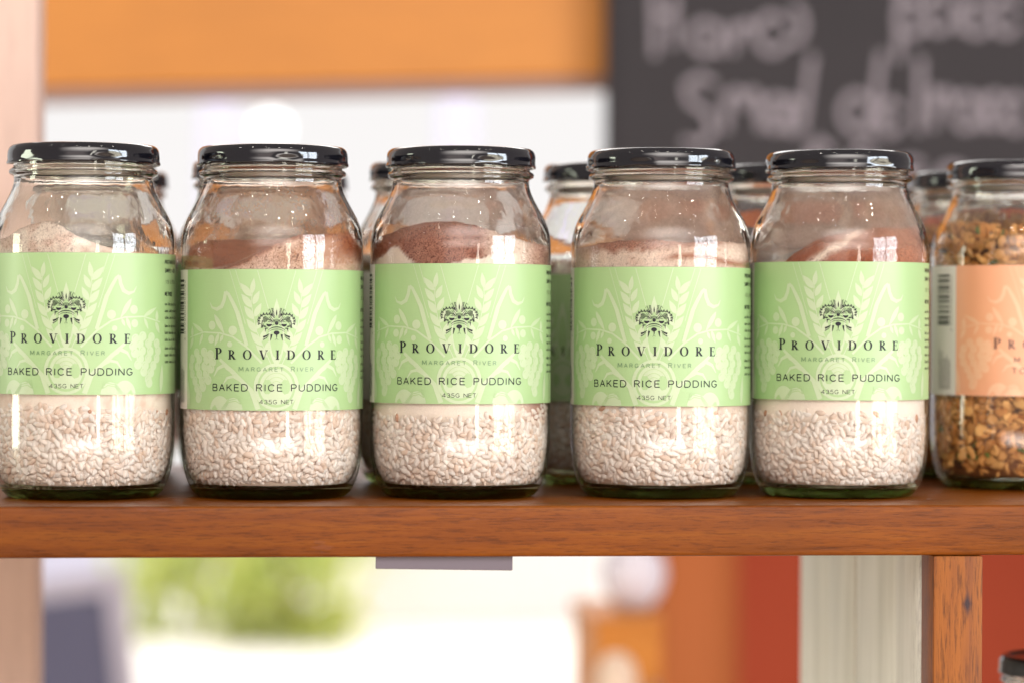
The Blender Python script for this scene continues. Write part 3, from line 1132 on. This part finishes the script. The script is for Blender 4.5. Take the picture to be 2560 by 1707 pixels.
def gran_axes(rg):
    if rg.uniform() < 0.75:
        return (rg.uniform(3.0, 4.6), rg.uniform(2.2, 3.3), rg.uniform(0.4, 0.7))
    return (rg.uniform(3.0, 4.6), rg.uniform(1.3, 1.9), rg.uniform(0.8, 1.2))


def gran_col(rg, z, zt):
    u = rg.uniform()
    if u < 0.03:
        c = np.array([0.13, 0.15, 0.035])
    elif u < 0.07:
        c = np.array([0.06, 0.025, 0.012])
    else:
        t = rg.uniform()
        c = np.array([0.74, 0.40, 0.14]) * t + np.array([0.44, 0.17, 0.04]) * (1 - t)
        c *= rg.uniform(0.75, 1.2)
    return (*np.clip(c, 0, 0.8), 0.0)


gran_top = make_top(5.2, 134.0, 2.0)
GRANOLA = pieces_mesh("granola", 4200, gran_axes, gran_top, 6.6, 3.2, gran_col, 33, tilt=0.7, backing=((0.20, 0.08, 0.03, 0), 129.0), bend=0.03, gap_mm=3.9)
GRANOLA.materials.append(M['granola'])


def powder_mesh(seed, hfun, colfun, z0=37.0):
    """solid fill of powder with a heaped top; colours laid down in drifts"""
    segs, rows, caps = 240, 60, 16
    vs, fs, cs = [], [], []
    for k in range(rows + 1):
        for s in range(segs):
            th = 2 * math.pi * s / segs            # 0 = +x (viewer's right), -90 deg = front
            h = hfun(th, 1.0) + 0.45 * fb(math.cos(th) * 22, math.sin(th) * 22, seed, 3)
            t = k / rows
            z = z0 + (h - z0) * (t ** 0.75)
            rr = r_in(z) - 0.25 - (0.9 if z < 50 else 0.0)
            if k == rows:
                rr -= 0.5
            vs.append((rr * math.cos(th) * MM, rr * math.sin(th) * MM, z * MM))
            cs.append(colfun(th, z, h))
    for k in range(rows):
        for s in range(segs):
            t = (s + 1) % segs
            fs.append((k * segs + s, k * segs + t, (k + 1) * segs + t, (k + 1) * segs + s))
    prev = rows * segs
    for c in range(1, caps):
        rho = 1 - c / caps
        n0 = len(vs)
        for s in range(segs):
            th = 2 * math.pi * s / segs
            z = hfun(th, rho)
            rr = (r_in(hfun(th, 1.0)) - 0.75) * rho
            vs.append((rr * math.cos(th) * MM, rr * math.sin(th) * MM, z * MM))
            cs.append(colfun(th, z, z + 1))
        for s in range(segs):
            t = (s + 1) % segs
            fs.append((prev + s, prev + t, n0 + t, n0 + s))
        prev = n0
    fs.append(tuple(prev + s for s in range(segs)))
    fs.append(tuple(range(segs - 1, -1, -1)))
    me = mesh_from("powder", vs, fs)
    tint_attr(me, cs)
    me.polygons.foreach_set('use_smooth', [True] * len(me.polygons))
    me.materials.append(M['powder'])
    return me


CREAM = np.array([0.84, 0.73, 0.64])
PINK = np.array([0.56, 0.28, 0.19])
SPICE = np.array([0.27, 0.062, 0.015])
DEEP = np.array([0.20, 0.048, 0.026])


def fb(x, y, z, o=4):
    return noise.fractal(Vector((x, y, z)), 0.9, 2.1, o)


def sstep(a, b, x):
    t = max(0.0, min(1.0, (x - a) / (b - a)))
    return t * t * (3 - 2 * t)


def mixc(a, b, t):
    return a * (1 - t) + b * t


def vx(th):
    return math.cos(th)          # -1 viewer's left edge ... +1 right edge (front half)


# the heap in each of the five front jars: (height, colour) in the viewer's frame
def h1(th, rho):
    x = vx(th) * rho
    return 117.0 + 12.5 * math.exp(-((x + 0.45) / 0.45) ** 2) - 2.5 * sstep(0.1, 0.9, x) + 0.7 * fb(x * 5, math.sin(th) * rho * 5, 1)


def c1(th, z, h):
    x = vx(th)
    n = fb(x * 6, z * 0.12, 4.0)
    t = sstep(0.45, 0.75, x + 0.15 * n) * sstep(111, 115, z)
    c = mixc(mixc(CREAM, PINK, 0.45 * sstep(-0.2, 0.5, n)), SPICE * 1.15, t)
    return (*c, (0.55 if x < -0.1 else 0.15) * sstep(60, 80, z))


def h2(th, rho):
    x = vx(th) * rho
    y = math.sin(th) * rho
    front = 106.5 + 18.0 * sstep(-0.75, 0.42, x) + 2.0 * sstep(0.5, 1.0, x)
    back = 128.0 + 1.5 * x
    return mixc(front, back, sstep(-0.2, 0.6, y)) + 0.8 * fb(x * 5, y * 5, 2)


def c2(th, z, h):
    x = vx(th)
    n = fb(x * 5, z * 0.10, 9.0)
    if math.sin(th) > 0:
        return (*mixc(SPICE * 1.25, PINK, 0.25 + 0.3 * n), 0.7 * sstep(60, 80, z))
    t = sstep(2.8, 0.3, (h - z) + 2.2 * n)
    t2 = sstep(0.55, 0.85, x) * sstep(110, 118, z + 3 * n)
    c = mixc(mixc(CREAM, PINK, 0.30), SPICE * 1.1, max(t * 0.85, t2))
    return (*c, (1.0 if x < 0.45 else 0.5) * sstep(60, 80, z))


def h3(th, rho):
    x = vx(th) * rho
    return 124.5 + 6.0 * sstep(-1.0, -0.35, x) - 9.5 * sstep(-0.1, 0.95, x) + 0.7 * fb(x * 5, math.sin(th) * rho * 5, 3)


def c3(th, z, h):
    x = vx(th)
    n = fb(x * 4, z * 0.10, 14.0)
    line = 113.0 + 6.0 * math.exp(-((x + 0.72) / 0.16) ** 2) - 4.5 * math.exp(-((x + 0.35) / 0.25) ** 2) + 2.0 * sstep(0, 0.3, x) + 2.2 * n
    t = sstep(line - 0.7, line + 0.8, z)
    t *= 1.0 - 0.75 * sstep(0.15, 0.45, x)
    t = max(t, sstep(0.55, 0.9, x) * 0.8)
    c = mixc(CREAM, mixc(DEEP, PINK, 0.38 + 0.3 * n), t)
    return (*c, (1.0 * t + 0.12) * sstep(60, 80, z))


def h4(th, rho):
    x = vx(th) * rho
    return 121.0 + 2.5 * math.exp(-((x + 0.3) / 0.5) ** 2) + 1.5 * x + 0.7 * fb(x * 5, math.sin(th) * rho * 5, 4)


def c4(th, z, h):
    x = vx(th)
    n = fb(x * 5, z * 0.15, 19.0)
    band = math.exp(-((z - (121.0 - 2.0 * x + 1.2 * n)) / 1.5) ** 2) * sstep(-0.75, -0.4, x) * sstep(0.75, 0.2, x)
    band2 = math.exp(-((z - (113.6 + 2.0 * math.sin(x * 5))) / 1.5) ** 2) * sstep(-0.1, 0.2, x)
    mound = sstep(6.5, 2.5, (h - z) + 3.0 * n + 5.0 * sstep(0.0, 0.7, x)) * sstep(-0.95, -0.6, x)
    c = mixc(mixc(CREAM, PINK, 0.25 + 0.3 * max(0, n)), mixc(SPICE, PINK, 0.25), min(1.0, max(mound * 0.9, band * 0.8) + band2 * 0.9))
    return (*c, (0.4 + 0.5 * mound) * sstep(60, 80, z))


def h5(th, rho):
    x = vx(th) * rho
    k = 17.5 * (1 - math.exp(-(x + 0.62) / 0.42)) if x > -0.62 else (x + 0.62) * 25
    return 112.8 + k + 0.9 * fb(x * 6, math.sin(th) * rho * 6, 5)


def c5(th, z, h):
    x = vx(th)
    n = fb(x * 6, z * 0.12, 25.0)
    streak = math.exp(-(((z - 113.5) - 30 * (x + 0.26) + 2.0 * n) / 2.4) ** 2) * sstep(-0.6, -0.3, x) * sstep(0.5, 0.2, x)
    c = mixc(SPICE * 1.1, PINK, max(0.0, 0.10 + 0.35 * sstep(0.45, 0.7, x) + 0.3 * n))
    c = mixc(c, CREAM, min(1, streak))
    c = mixc(CREAM, c, sstep(62, 80, z))
    return (*c, 0.6 * sstep(62, 80, z))


def h6(th, rho):
    x = vx(th) * rho
    return 116.5 + 2.5 * math.sin(th * 2 + 1) * rho + 0.7 * fb(x * 5, math.sin(th) * rho * 5, 6)


def c6(th, z, h):
    n = fb(math.cos(th) * 3, math.sin(th) * 3, z * 0.12)
    t = sstep(-0.1, 0.5, n + (z - 113) * 0.05)
    return (*mixc(CREAM, SPICE, 0.85 * t * sstep(60, 80, z)), 0.4)


POWDERS = [powder_mesh(i, h, c) for i, (h, c) in enumerate(((h1, c1), (h2, c2), (h3, c3), (h4, c4), (h5, c5), (h6, c6)))]

GLASS = glass_mesh()
for k in ('thin', 'thick', 'base'):
    GLASS.materials.append(M[k])
LIDM = lathe("lid", LID, 180, mod=lid_mod)
bm = bmesh.new()
bm.from_mesh(LIDM)
bmesh.ops.recalc_face_normals(bm, faces=bm.faces)
bm.to_mesh(LIDM)
bm.free()
LIDM.materials.append(M['lid'])


LINER = lathe("liner", [(0, 164.9), (29.6, 164.9), (29.6, 164.4), (0, 164.3)], 48)
LINER.materials.append(M['white'])


def film_mesh(z0, z1):
    prof = []
    z = z0
    while z <= z1:
        prof.append((r_in(z) - 0.14, z))
        z += 1.5
    return lathe("dust_film", prof, 72)


FILM = film_mesh(106, 150)
FILMS = [dust_film("spice_dust_%s" % n_, c_, d_, s_, z_) for n_, c_, d_, s_, z_ in (
    ("faint", (0.92, 0.74, 0.64), 0.30, 1.0, 126), ("heavy", (0.88, 0.50, 0.31), 0.50, 4.0, 107), ("rosy", (0.94, 0.70, 0.60), 0.56, 7.0, 125), ("pink", (0.95, 0.68, 0.55), 0.66, 11.0, 121), ("soft", (0.95, 0.70, 0.57), 0.60, 15.0, 118))]
FILM_ME = []
for fm_ in FILMS:
    f_ = FILM.copy()
    f_.materials.append(fm_)
    FILM_ME.append(f_)


def part(name, me, parent, rz=0.0, z=0.0, kind=None):
    o = bpy.data.objects.new(name, me)
    COL.objects.link(o)
    o.parent = parent
    o.rotation_euler = (0, 0, rz)
    o.location = (0, 0, z)
    if kind:
        o['kind'] = kind
    return o


def view_az(x, y):
    """turn about z that points a thing's front from (x, y) to where the viewer stands"""
    return -math.atan2(x - cam.location.x, y - cam.location.y)


def pudding_jar(loc, label, phi, label_z, powder, rice, film, lid_rz, group, detail=True, tilt=(0, 0)):
    t = empty("pudding_jar", loc)
    t.rotation_euler = (R(tilt[0]), R(tilt[1]), 0)
    az = view_az(loc[0], loc[1])
    part("glass_body", GLASS, t, random.uniform(0, 6))
    ld_ = part("lid", LIDM, t, lid_rz)
    part("liner", LINER, ld_)
    part("rice", RICE[rice], t, az + random.uniform(-3, 3), 0, 'stuff')
    part("powder", POWDERS[powder], t, az if powder < 5 else random.uniform(0, 6))
    if film is not None:
        part("dust_film", FILM_ME[film], t, random.uniform(0, 6))
    lb = part("label", PR['front'], t, az + R(phi), label_z * MM)
    names = [('white', 'barcode_panel'), ('brand', 'brand_lettering'), ('place', 'place_lettering'), ('product', 'product_lettering'), ('weight', 'weight_lettering'),
             ('emblem', 'emblem'), ('pale', 'harvest_print'), ('lines', 'harvest_lines'), ('side', 'side_lettering'), ('bar', 'barcode')]
    if not detail:
        names = names[:2] + [('pale', 'harvest_print')]
    for k, nm in names:
        part(nm, PR[k], lb)
    tag(t, label, 'jar', group)
    return t


GF = 'rice pudding jars along the front of the shelf'
GB = 'rice pudding jars standing behind the front row'
pudding_jar((-0.2058, 0.0, 0), "leftmost front rice pudding jar, green label, pale pinkish mound of powder sloping right", -10.3, 49.6, 0, 0, 0, 0.35, GF)
pudding_jar((-0.1158, 0.0, 0), "second rice pudding jar from left, green label set lowest, brown dusted glass above", 2.7, 42.4, 1, 1, 1, 0.18, GF)
pudding_jar((-0.0251, 0.0, 0), "middle front rice pudding jar, speckled red-brown powder heaped high on its left", -0.7, 45.6, 2, 0, 2, 0.30, GF)
pudding_jar((0.0726, 0.0, 0), "fourth rice pudding jar from left, pale powder with thin brown streaks above green label", -4.0, 44.6, 3, 1, 3, 0.62, GF)
pudding_jar((0.1606, 0.0, 0), "fifth rice pudding jar, cinnamon wedge rising right with white streak, next to granola", -0.3, 47.6, 4, 0, 4, 0.42, GF)

rows = [(-0.2115, 0.125, "rice pudding jar in second row, hidden behind the leftmost front jar"),
        (-0.1205, 0.125, "rice pudding jar in second row behind the jar with brown dusted glass"),
        (-0.0278, 0.125, "rice pudding jar in second row, lid peeking out left of the middle jar"),
        (0.0642, 0.125, "blurred rice pudding jar showing in the gap between middle and fourth jar"),
        (0.1570, 0.125, "rice pudding jar in second row, lid between fourth and fifth front jars"),
        (-0.2081, 0.240, "rice pudding jar in third row, sliver right of leftmost jar neck"),
        (-0.1075, 0.240, "rice pudding jar in third row, black lid corner right of second jar neck")]
for i, (x, y, lb) in enumerate(rows):
    pudding_jar((x, y, 0), lb, random.uniform(-40, 40), 46 + random.uniform(-3, 3), 5, i % 2, None, random.uniform(0, 1), GB, detail=False)


def granola_jar(loc, label, phi, label_z, lid_rz, group, detail=True):
    t = empty("granola_jar", loc)
    az = view_az(loc[0], loc[1])
    part("glass_body", GLASS, t, random.uniform(0, 6))
    ld_ = part("lid", LIDM, t, lid_rz)
    part("liner", LINER, ld_)
    part("granola", GRANOLA, t, random.uniform(0, 6), 0, 'stuff')
    lb = part("label", PO['front'], t, az + R(phi), label_z * MM)
    names = [(PR['white'], 'barcode_panel'), (PO['brand'], 'brand_lettering'), (PO['pale'], 'harvest_print'), (PO['lines'], 'harvest_lines'), (PO['emblem'], 'emblem'), (PR['maple'], 'flavour_lettering'), (PR['bar'], 'barcode')]
    for me, nm in names if detail else names[:1]:
        part(nm, me, lb)
    tag(t, label, 'jar', group)
    return t


GG = 'granola jars at the right end of the shelves'
granola_jar((0.2680, 0.070, 0), "granola jar with orange label standing right of the rice pudding jars", 25.5, 48.0, 0.3, GG)
granola_jar((0.2715, 0.172, 0), "blurred granola jar in second row, lid edge left of the orange-labelled jar", -20, 47.0, 0.5, GG, False)
granola_jar((0.2740, 0.270, 0), "farthest granola jar, dark lid corner behind the fifth pudding jar's neck", 10, 47.0, 0.9, GG, False)
granola_jar((0.3000, 0.080, -0.2555), "jar on the lower shelf, black lid rim at bottom right corner", 0, 47.0, 0.1, GG, False)

# ------------------------------------------------------------------ shelf unit
unit = empty("shelf_unit", (0, 0, 0))
tag(unit, "red-brown wooden shelf unit with amber leg and cream plank side carrying the jars", "shelf")
bd = link("shelf_board", box_mesh("shelf_board", -0.42, 0.62, -0.0755, 0.325, -0.0235, 0.0, 0.0017, 3), unit, [M['shelf']], True)
lg = link("leg", box_mesh("leg", 0.1905, 0.2138, -0.0745, -0.050, -0.690, -0.0238, 0.0008, 2), unit, [M['leg']], True)
lg2 = link("leg", box_mesh("leg", -0.41, -0.3867, -0.0745, -0.050, -0.690, -0.0238, 0.0008, 2), unit, [M['leg']], True)
low = link("lower_board", box_mesh("lower_board", 0.216, 0.62, -0.070, 0.325, -0.279, -0.2557, 0.0011, 3), unit, [M['shelf']], True)
ye = -0.0490
for i, wdt in enumerate((0.052, 0.098, 0.066, 0.088)):
    link("side_plank", box_mesh("side_plank", 0.1900 + 0.0014 * (i % 2), 0.212, ye, ye + wdt - 0.0012, -0.690, -0.0242, 0.0018, 2), unit, [M['cream']], True)
    ye += wdt
for o in unit.children:
    o.data.set_sharp_from_angle(angle=R(40))

tk = link("ticket_plate", box_mesh("ticket_plate", -0.0315, 0.0315, -0.0006, 0.0006, -0.0125, 0.0, 0.0003, 1), None, [M['plate']])
tk.location = (-0.0372, -0.0735, -0.0172)
tk.rotation_euler = (0, R(0.9), 0)
tag(tk, "small grey plate fixed under the front edge of the shelf", "plate")
tk.location.z = -0.0172
tk.location.y = -0.0700

# ------------------------------------------------------------------ setting behind the shelf
g = link("ground", box_mesh("ground", -12, 14, 0.9, 14, -0.79, -0.69, 0), None, [M['ground']])
tag(g, kind='structure')
gf = link("floor", box_mesh("floor", -4, 5, -4.5, 0.895, -0.79, -0.692, 0), None, [M['floor']])
tag(gf, kind='structure')
sky = link("sky", mesh_from("sky", [(-14, 13, -1.5), (18, 13, -1.5), (18, 13, 7), (-14, 13, 7)], [(0, 1, 2, 3)]), None, [M['sky']])
tag(sky, kind='structure')

po = link("timber_post", box_mesh("timber_post", -0.335, -0.2515, 0.340, 0.400, -0.690, 0.85, 0.003, 2), None, [M['post']])
tag(po, "pale pinkish timber post at the left edge, behind the shelf", "post")

bm_e = empty("wooden_beam", (0, 1.45, 0.3085))
link("fascia_board", box_mesh("fascia_board", -0.70, 1.2, 0.0, 0.045, 0.014, 0.50, 0.003, 2), bm_e, [M['beam']])
link("lower_trim", box_mesh("lower_trim", -0.70, 1.2, 0.006, 0.040, 0.0, 0.0138, 0.002, 2), bm_e, [M['trim']])
bm_e.rotation_euler = (0, R(-1.9), 0)
tag(bm_e, "broad orange wooden beam across the top left, out of focus", "beam")

cb = empty("chalkboard", (0.2210, 1.400, 0.16))
link("board", box_mesh("board", 0.006, 0.90, 0.0, 0.012, 0.006, 0.56, 0.001, 1), cb, [M['slate']])
link("frame", box_mesh("frame", 0.0, 0.006, -0.004, 0.014, 0.0, 0.566, 0.001, 1), cb, [M['slate']])
link("frame", box_mesh("frame", 0.0062, 0.90, -0.004, 0.014, 0.0, 0.0058, 0.001, 1), cb, [M['slate']])


def chalk_mesh(strokes, width, y=-0.0012):
    vs, fs = [], []
    for si, st in enumerate(strokes):
        P = []
        for i in range(len(st) - 1):
            for k in range(3):
                t = k / 3
                P.append(((st[i][0] * (1 - t) + st[i + 1][0] * t), (st[i][1] * (1 - t) + st[i + 1][1] * t)))
        P.append(st[-1])
        n0 = len(vs)
        yy = y - 0.00015 * (si % 8)
        for i, p in enumerate(P):
            a, b = P[max(0, i - 1)], P[min(len(P) - 1, i + 1)]
            dx, dz = b[0] - a[0], b[1] - a[1]
            l = math.hypot(dx, dz) or 1
            nx, nz = -dz / l * width / 2, dx / l * width / 2
            vs += [(p[0] + nx, yy, p[1] + nz), (p[0] - nx, yy, p[1] - nz)]
        for i in range(len(P) - 1):
            q_ = n0 + 2 * i
            fs.append((q_, q_ + 2, q_ + 3, q_ + 1))
    return mesh_from("chalk_lettering", vs, fs)


KX = 0.000426


def cpt(px, py):
    return ((px - 1390) * KX - 0.0, 0.082 + (749 - py) * KX - 0.16 - 0.006)


def loop(px, py, rx, ry, a0=20, a1=340):
    return [(px + rx * math.cos(R(a)), py - ry * math.sin(R(a))) for a in np.linspace(a0, a1, 14)]


L_ = []
# first line
L_ += [[(1498, -40), (1502, 118)], [(1545, -30), (1546, 95)], [(1500, 20), (1546, 24)], loop(1618, 72, 30, 34), [(1650, 40), (1652, 110)], [(1682, 40), (1684, 108)], loop(1714, 74, 22, 34, 0, 180), loop(1772, 62, 34, 42), loop(1820, 40, 26, 40, 90, -120)]
L_ += [[(2072, -60), (2068, 120)], loop(2096, 20, 30, 40), loop(2160, 10, 30, 40), [(2210, -20), (2212, 50)], loop(2250, 20, 30, 36), loop(2320, 14, 30, 40)]
# second line
L_ += [[(1640, 178), (1606, 162), (1572, 182), (1580, 218), (1624, 246), (1636, 286), (1606, 318), (1566, 310)], [(1668, 200), (1666, 286)], loop(1690, 236, 20, 40, 180, 0), loop(1728, 236, 18, 40, 180, 0), [(1746, 230), (1748, 284)], loop(1782, 244, 24, 36), [(1810, 204), (1812, 282)], [(1866, 110), (1842, 286)], loop(1822, 250, 24, 34)]
L_ += [loop(1970, 240, 32, 42), [(2028, 100), (2004, 288)], loop(2050, 250, 24, 36), [(2120, 112), (2116, 284)], [(2150, 180), (2152, 276)], loop(2178, 232, 20, 40, 180, 0), loop(2226, 236, 24, 38), [(2262, 196), (2262, 276)], loop(2296, 232, 22, 36), loop(2344, 238, 24, 38)]
# third line
L_ += [loop(1886, 340, 26, 26), [(1886, 300), (1850, 370)], loop(1990, 340, 22, 22), [(2060, 350), (2066, 380)], loop(2100, 370, 24, 18), loop(2196, 384, 28, 22)]
link("chalk_lettering", chalk_mesh([[cpt(*p) for p in s] for s in L_], 0.0078), cb, [M['chalk']])
tag(cb, "large grey chalkboard with blurred white handwriting, top right", "chalkboard")

rw = link("red_wall", box_mesh("red_wall", 0.53, 3.0, 2.70, 2.80, -0.69, 1.3, 0.004, 1), None, [M['red']])
tag(rw, "plain brick-red painted wall behind the right side of the shelf", "wall")
co = link("terracotta_column", box_mesh("terracotta_column", 0.375, 0.490, 2.14, 2.26, -0.69, 1.3, 0.05, 5), None, [M['column']])
tag(co, "terracotta orange column in front of the red wall, below the shelf", "column")

cab = empty("wooden_cabinet", (0.247, 1.40, -0.69))
link("carcass", box_mesh("carcass", -0.037, 0.028, -0.02, 0.16, 0.0, 0.4798, 0.002, 2), cab, [M['cabinet']])
link("top", box_mesh("top", -0.040, 0.0285, -0.024, 0.163, 0.480, 0.492, 0.002, 2), cab, [M['cabinet']])
link("knob", lathe("knob", [(0, 0), (4, 0), (5, 4), (4, 7), (0, 8)], 16), cab, [M['trim']]).location = (0.02, -0.026, 0.42)
tag(cab, "narrow orange wooden cabinet, blurred, left of the terracotta column", "cabinet")

va = link("round_vase", lathe("round_vase", [(0, 0.4), (12, 0), (20, 5), (29, 18), (33, 33), (31, 48), (24, 60), (15, 68), (13, 75), (15, 80), (12, 80), (10, 74), (0, 70)], 40), None, [M['ceramic']])
va.location = (0.257, 1.452, -0.1978)
tag(va, "pale lilac round vase on top of the orange cabinet", "vase")

nw = empty("newel_post", (0.2205, 1.30, -0.69))
link("shaft", lathe("shaft", [(0, 0), (24, 0), (24, 60), (17, 70), (17, 425), (0, 425)], 32), nw, [M['newel']])
link("domed_cap", lathe("domed_cap", [(0, 425.5), (19, 425.5), (20, 432), (19.5, 446), (16, 457), (9, 464), (0, 466)], 32), nw, [M['newel']])
tag(nw, "cream post with rounded cap standing before the orange cabinet", "post")

es = empty("easel_sign", (-0.358, 2.5, -0.69))
link("panel", box_mesh("panel", -0.20, 0.092, -0.008, 0.008, 0.05, 0.402, 0.002, 1), es, [M['easel']])
link("frame", box_mesh("frame", -0.20, 0.092, -0.014, 0.014, 0.4025, 0.432, 0.003, 1), es, [M['eaself']])
link("frame", box_mesh("frame", 0.0925, 0.122, -0.014, 0.014, 0.0, 0.432, 0.003, 1), es, [M['eaself']])
link("frame", box_mesh("frame", -0.23, -0.2005, -0.014, 0.014, 0.0, 0.432, 0.003, 1), es, [M['eaself']])
es.rotation_euler = (R(-6), R(-7), 0)
tag(es, "blurred blue-grey sandwich board with pale frame, bottom left", "sign")

gl = empty("globe_lamp", (-0.081, 4.0, 0.4456))
link("globe", lathe("globe", [(0, -30)] + [(30 * math.cos(R(a)), 30 * math.sin(R(a))) for a in range(-80, 81, 10)] + [(0, 30)], 32), gl, [M['globe']])
link("cord", lathe("cord", [(0, 30), (4, 31), (4, 45), (2, 49), (2, 900), (0, 900)], 10), gl, [M['render']])
tag(gl, "glowing white globe lamp hanging beyond the second jar, fully blurred", "lamp")
for px_, lbl_ in ((-0.214, "pale pergola post behind the gap between first and second jars"), (0.563, "pale pergola post beyond the gap between second and third jars")):
    pp = link("pergola_post", box_mesh("pergola_post", px_ - 0.05, px_ + 0.05, 8.0, 8.1, -0.69, 2.6, 0.006, 1), None, [M['lilac']])
    tag(pp, lbl_, "post", "pergola posts in the courtyard")
lw_ = link("lilac_wall", box_mesh("lilac_wall", -1.3, -0.42, 6.5, 6.75, -0.69, 0.0, 0.01, 2), None, [M['lilac']])
tag(lw_, "pale lilac courtyard wall behind the sandwich board, bottom left", "wall")
ww = link("white_wall", box_mesh("white_wall", 0.16, 0.80, 6.0, 6.25, -0.69, -0.12, 0.01, 2), None, [M['render']])
tag(ww, "low white rendered wall in the bright courtyard beyond the shelf", "wall")


def bush(name, loc, rx, rz, n, seed, label):
    rg = np.random.default_rng(seed)
    root = empty(name, loc)
    vs, fs, cs = [], [], []
    for i in range(n):
        if i % 26 == 0:                       # leaves sit in sprays round the twig ends
            cl = rg.normal(0, 1, 3)
            cl /= np.linalg.norm(cl)
            rr = rg.uniform(0.2, 1.0) ** 0.5
            cc = np.array([cl[0] * rx * rr, cl[1] * rx * 0.8 * rr, max(0.05, rz * 0.75 + cl[2] * rz * rr)])
            sp = rg.uniform(0.025, 0.06)
        c = cc + rg.normal(0, sp, 3)
        c[2] = max(0.005, c[2])
        s = rg.uniform(0.020, 0.048)
        a = rg.normal(0, 1, 3)
        a /= np.linalg.norm(a)
        b = np.cross(a, rg.normal(0, 1, 3))
        b /= np.linalg.norm(b)
        nn = np.cross(a, b)
        k = len(vs)
        vs += [tuple(c - a * s), tuple(c + b * s * 0.45 + nn * s * 0.12), tuple(c + a * s), tuple(c - b * s * 0.45 + nn * s * 0.12)]
        fs.append((k, k + 1, k + 2, k + 3))
        t = rg.uniform()
        col = np.array([0.80, 0.82, 0.34]) * t + np.array([0.52, 0.62, 0.22]) * (1 - t)
        cs += [(*col, 1)] * 4
    me = mesh_from("crown", vs, fs)
    tint_attr(me, cs)
    me.materials.append(M['leaf'])
    o = link("crown", me, root)
    o['kind'] = 'stuff'
    tvs, tfs = [], []
    for i in range(7):
        a = rg.uniform(0, 6.28)
        e = Vector((math.cos(a) * rx * 0.5, math.sin(a) * rx * 0.4, rz * rg.uniform(0.9, 1.5)))
        k = len(tvs)
        for (p, w_) in ((Vector((0, 0, 0)), 0.008), (e * 0.5 + Vector((0, 0, 0.05)), 0.006), (e, 0.003)):
            for q_ in range(5):
                tvs.append((p.x + w_ * math.cos(q_ * 1.2566), p.y + w_ * math.sin(q_ * 1.2566), p.z))
        for lv in range(2):
            for q_ in range(5):
                t = (q_ + 1) % 5
                tfs.append((k + lv * 5 + q_, k + lv * 5 + t, k + lv * 5 + 5 + t, k + lv * 5 + 5 + q_))
    link("stems", mesh_from("stems", tvs, tfs), root, [M['bark']])
    tag(root, label, "bush", "bushes in the courtyard")


bush("leafy_bush", (0.0, 5.7, -0.69), 0.22, 0.20, 600, 5, "yellow-green bush, right one of the blurred foliage under the shelf")
bush("leafy_bush", (-0.25, 5.9, -0.69), 0.20, 0.21, 420, 8, "paler green bush, left one of the blurred foliage beside the sign")
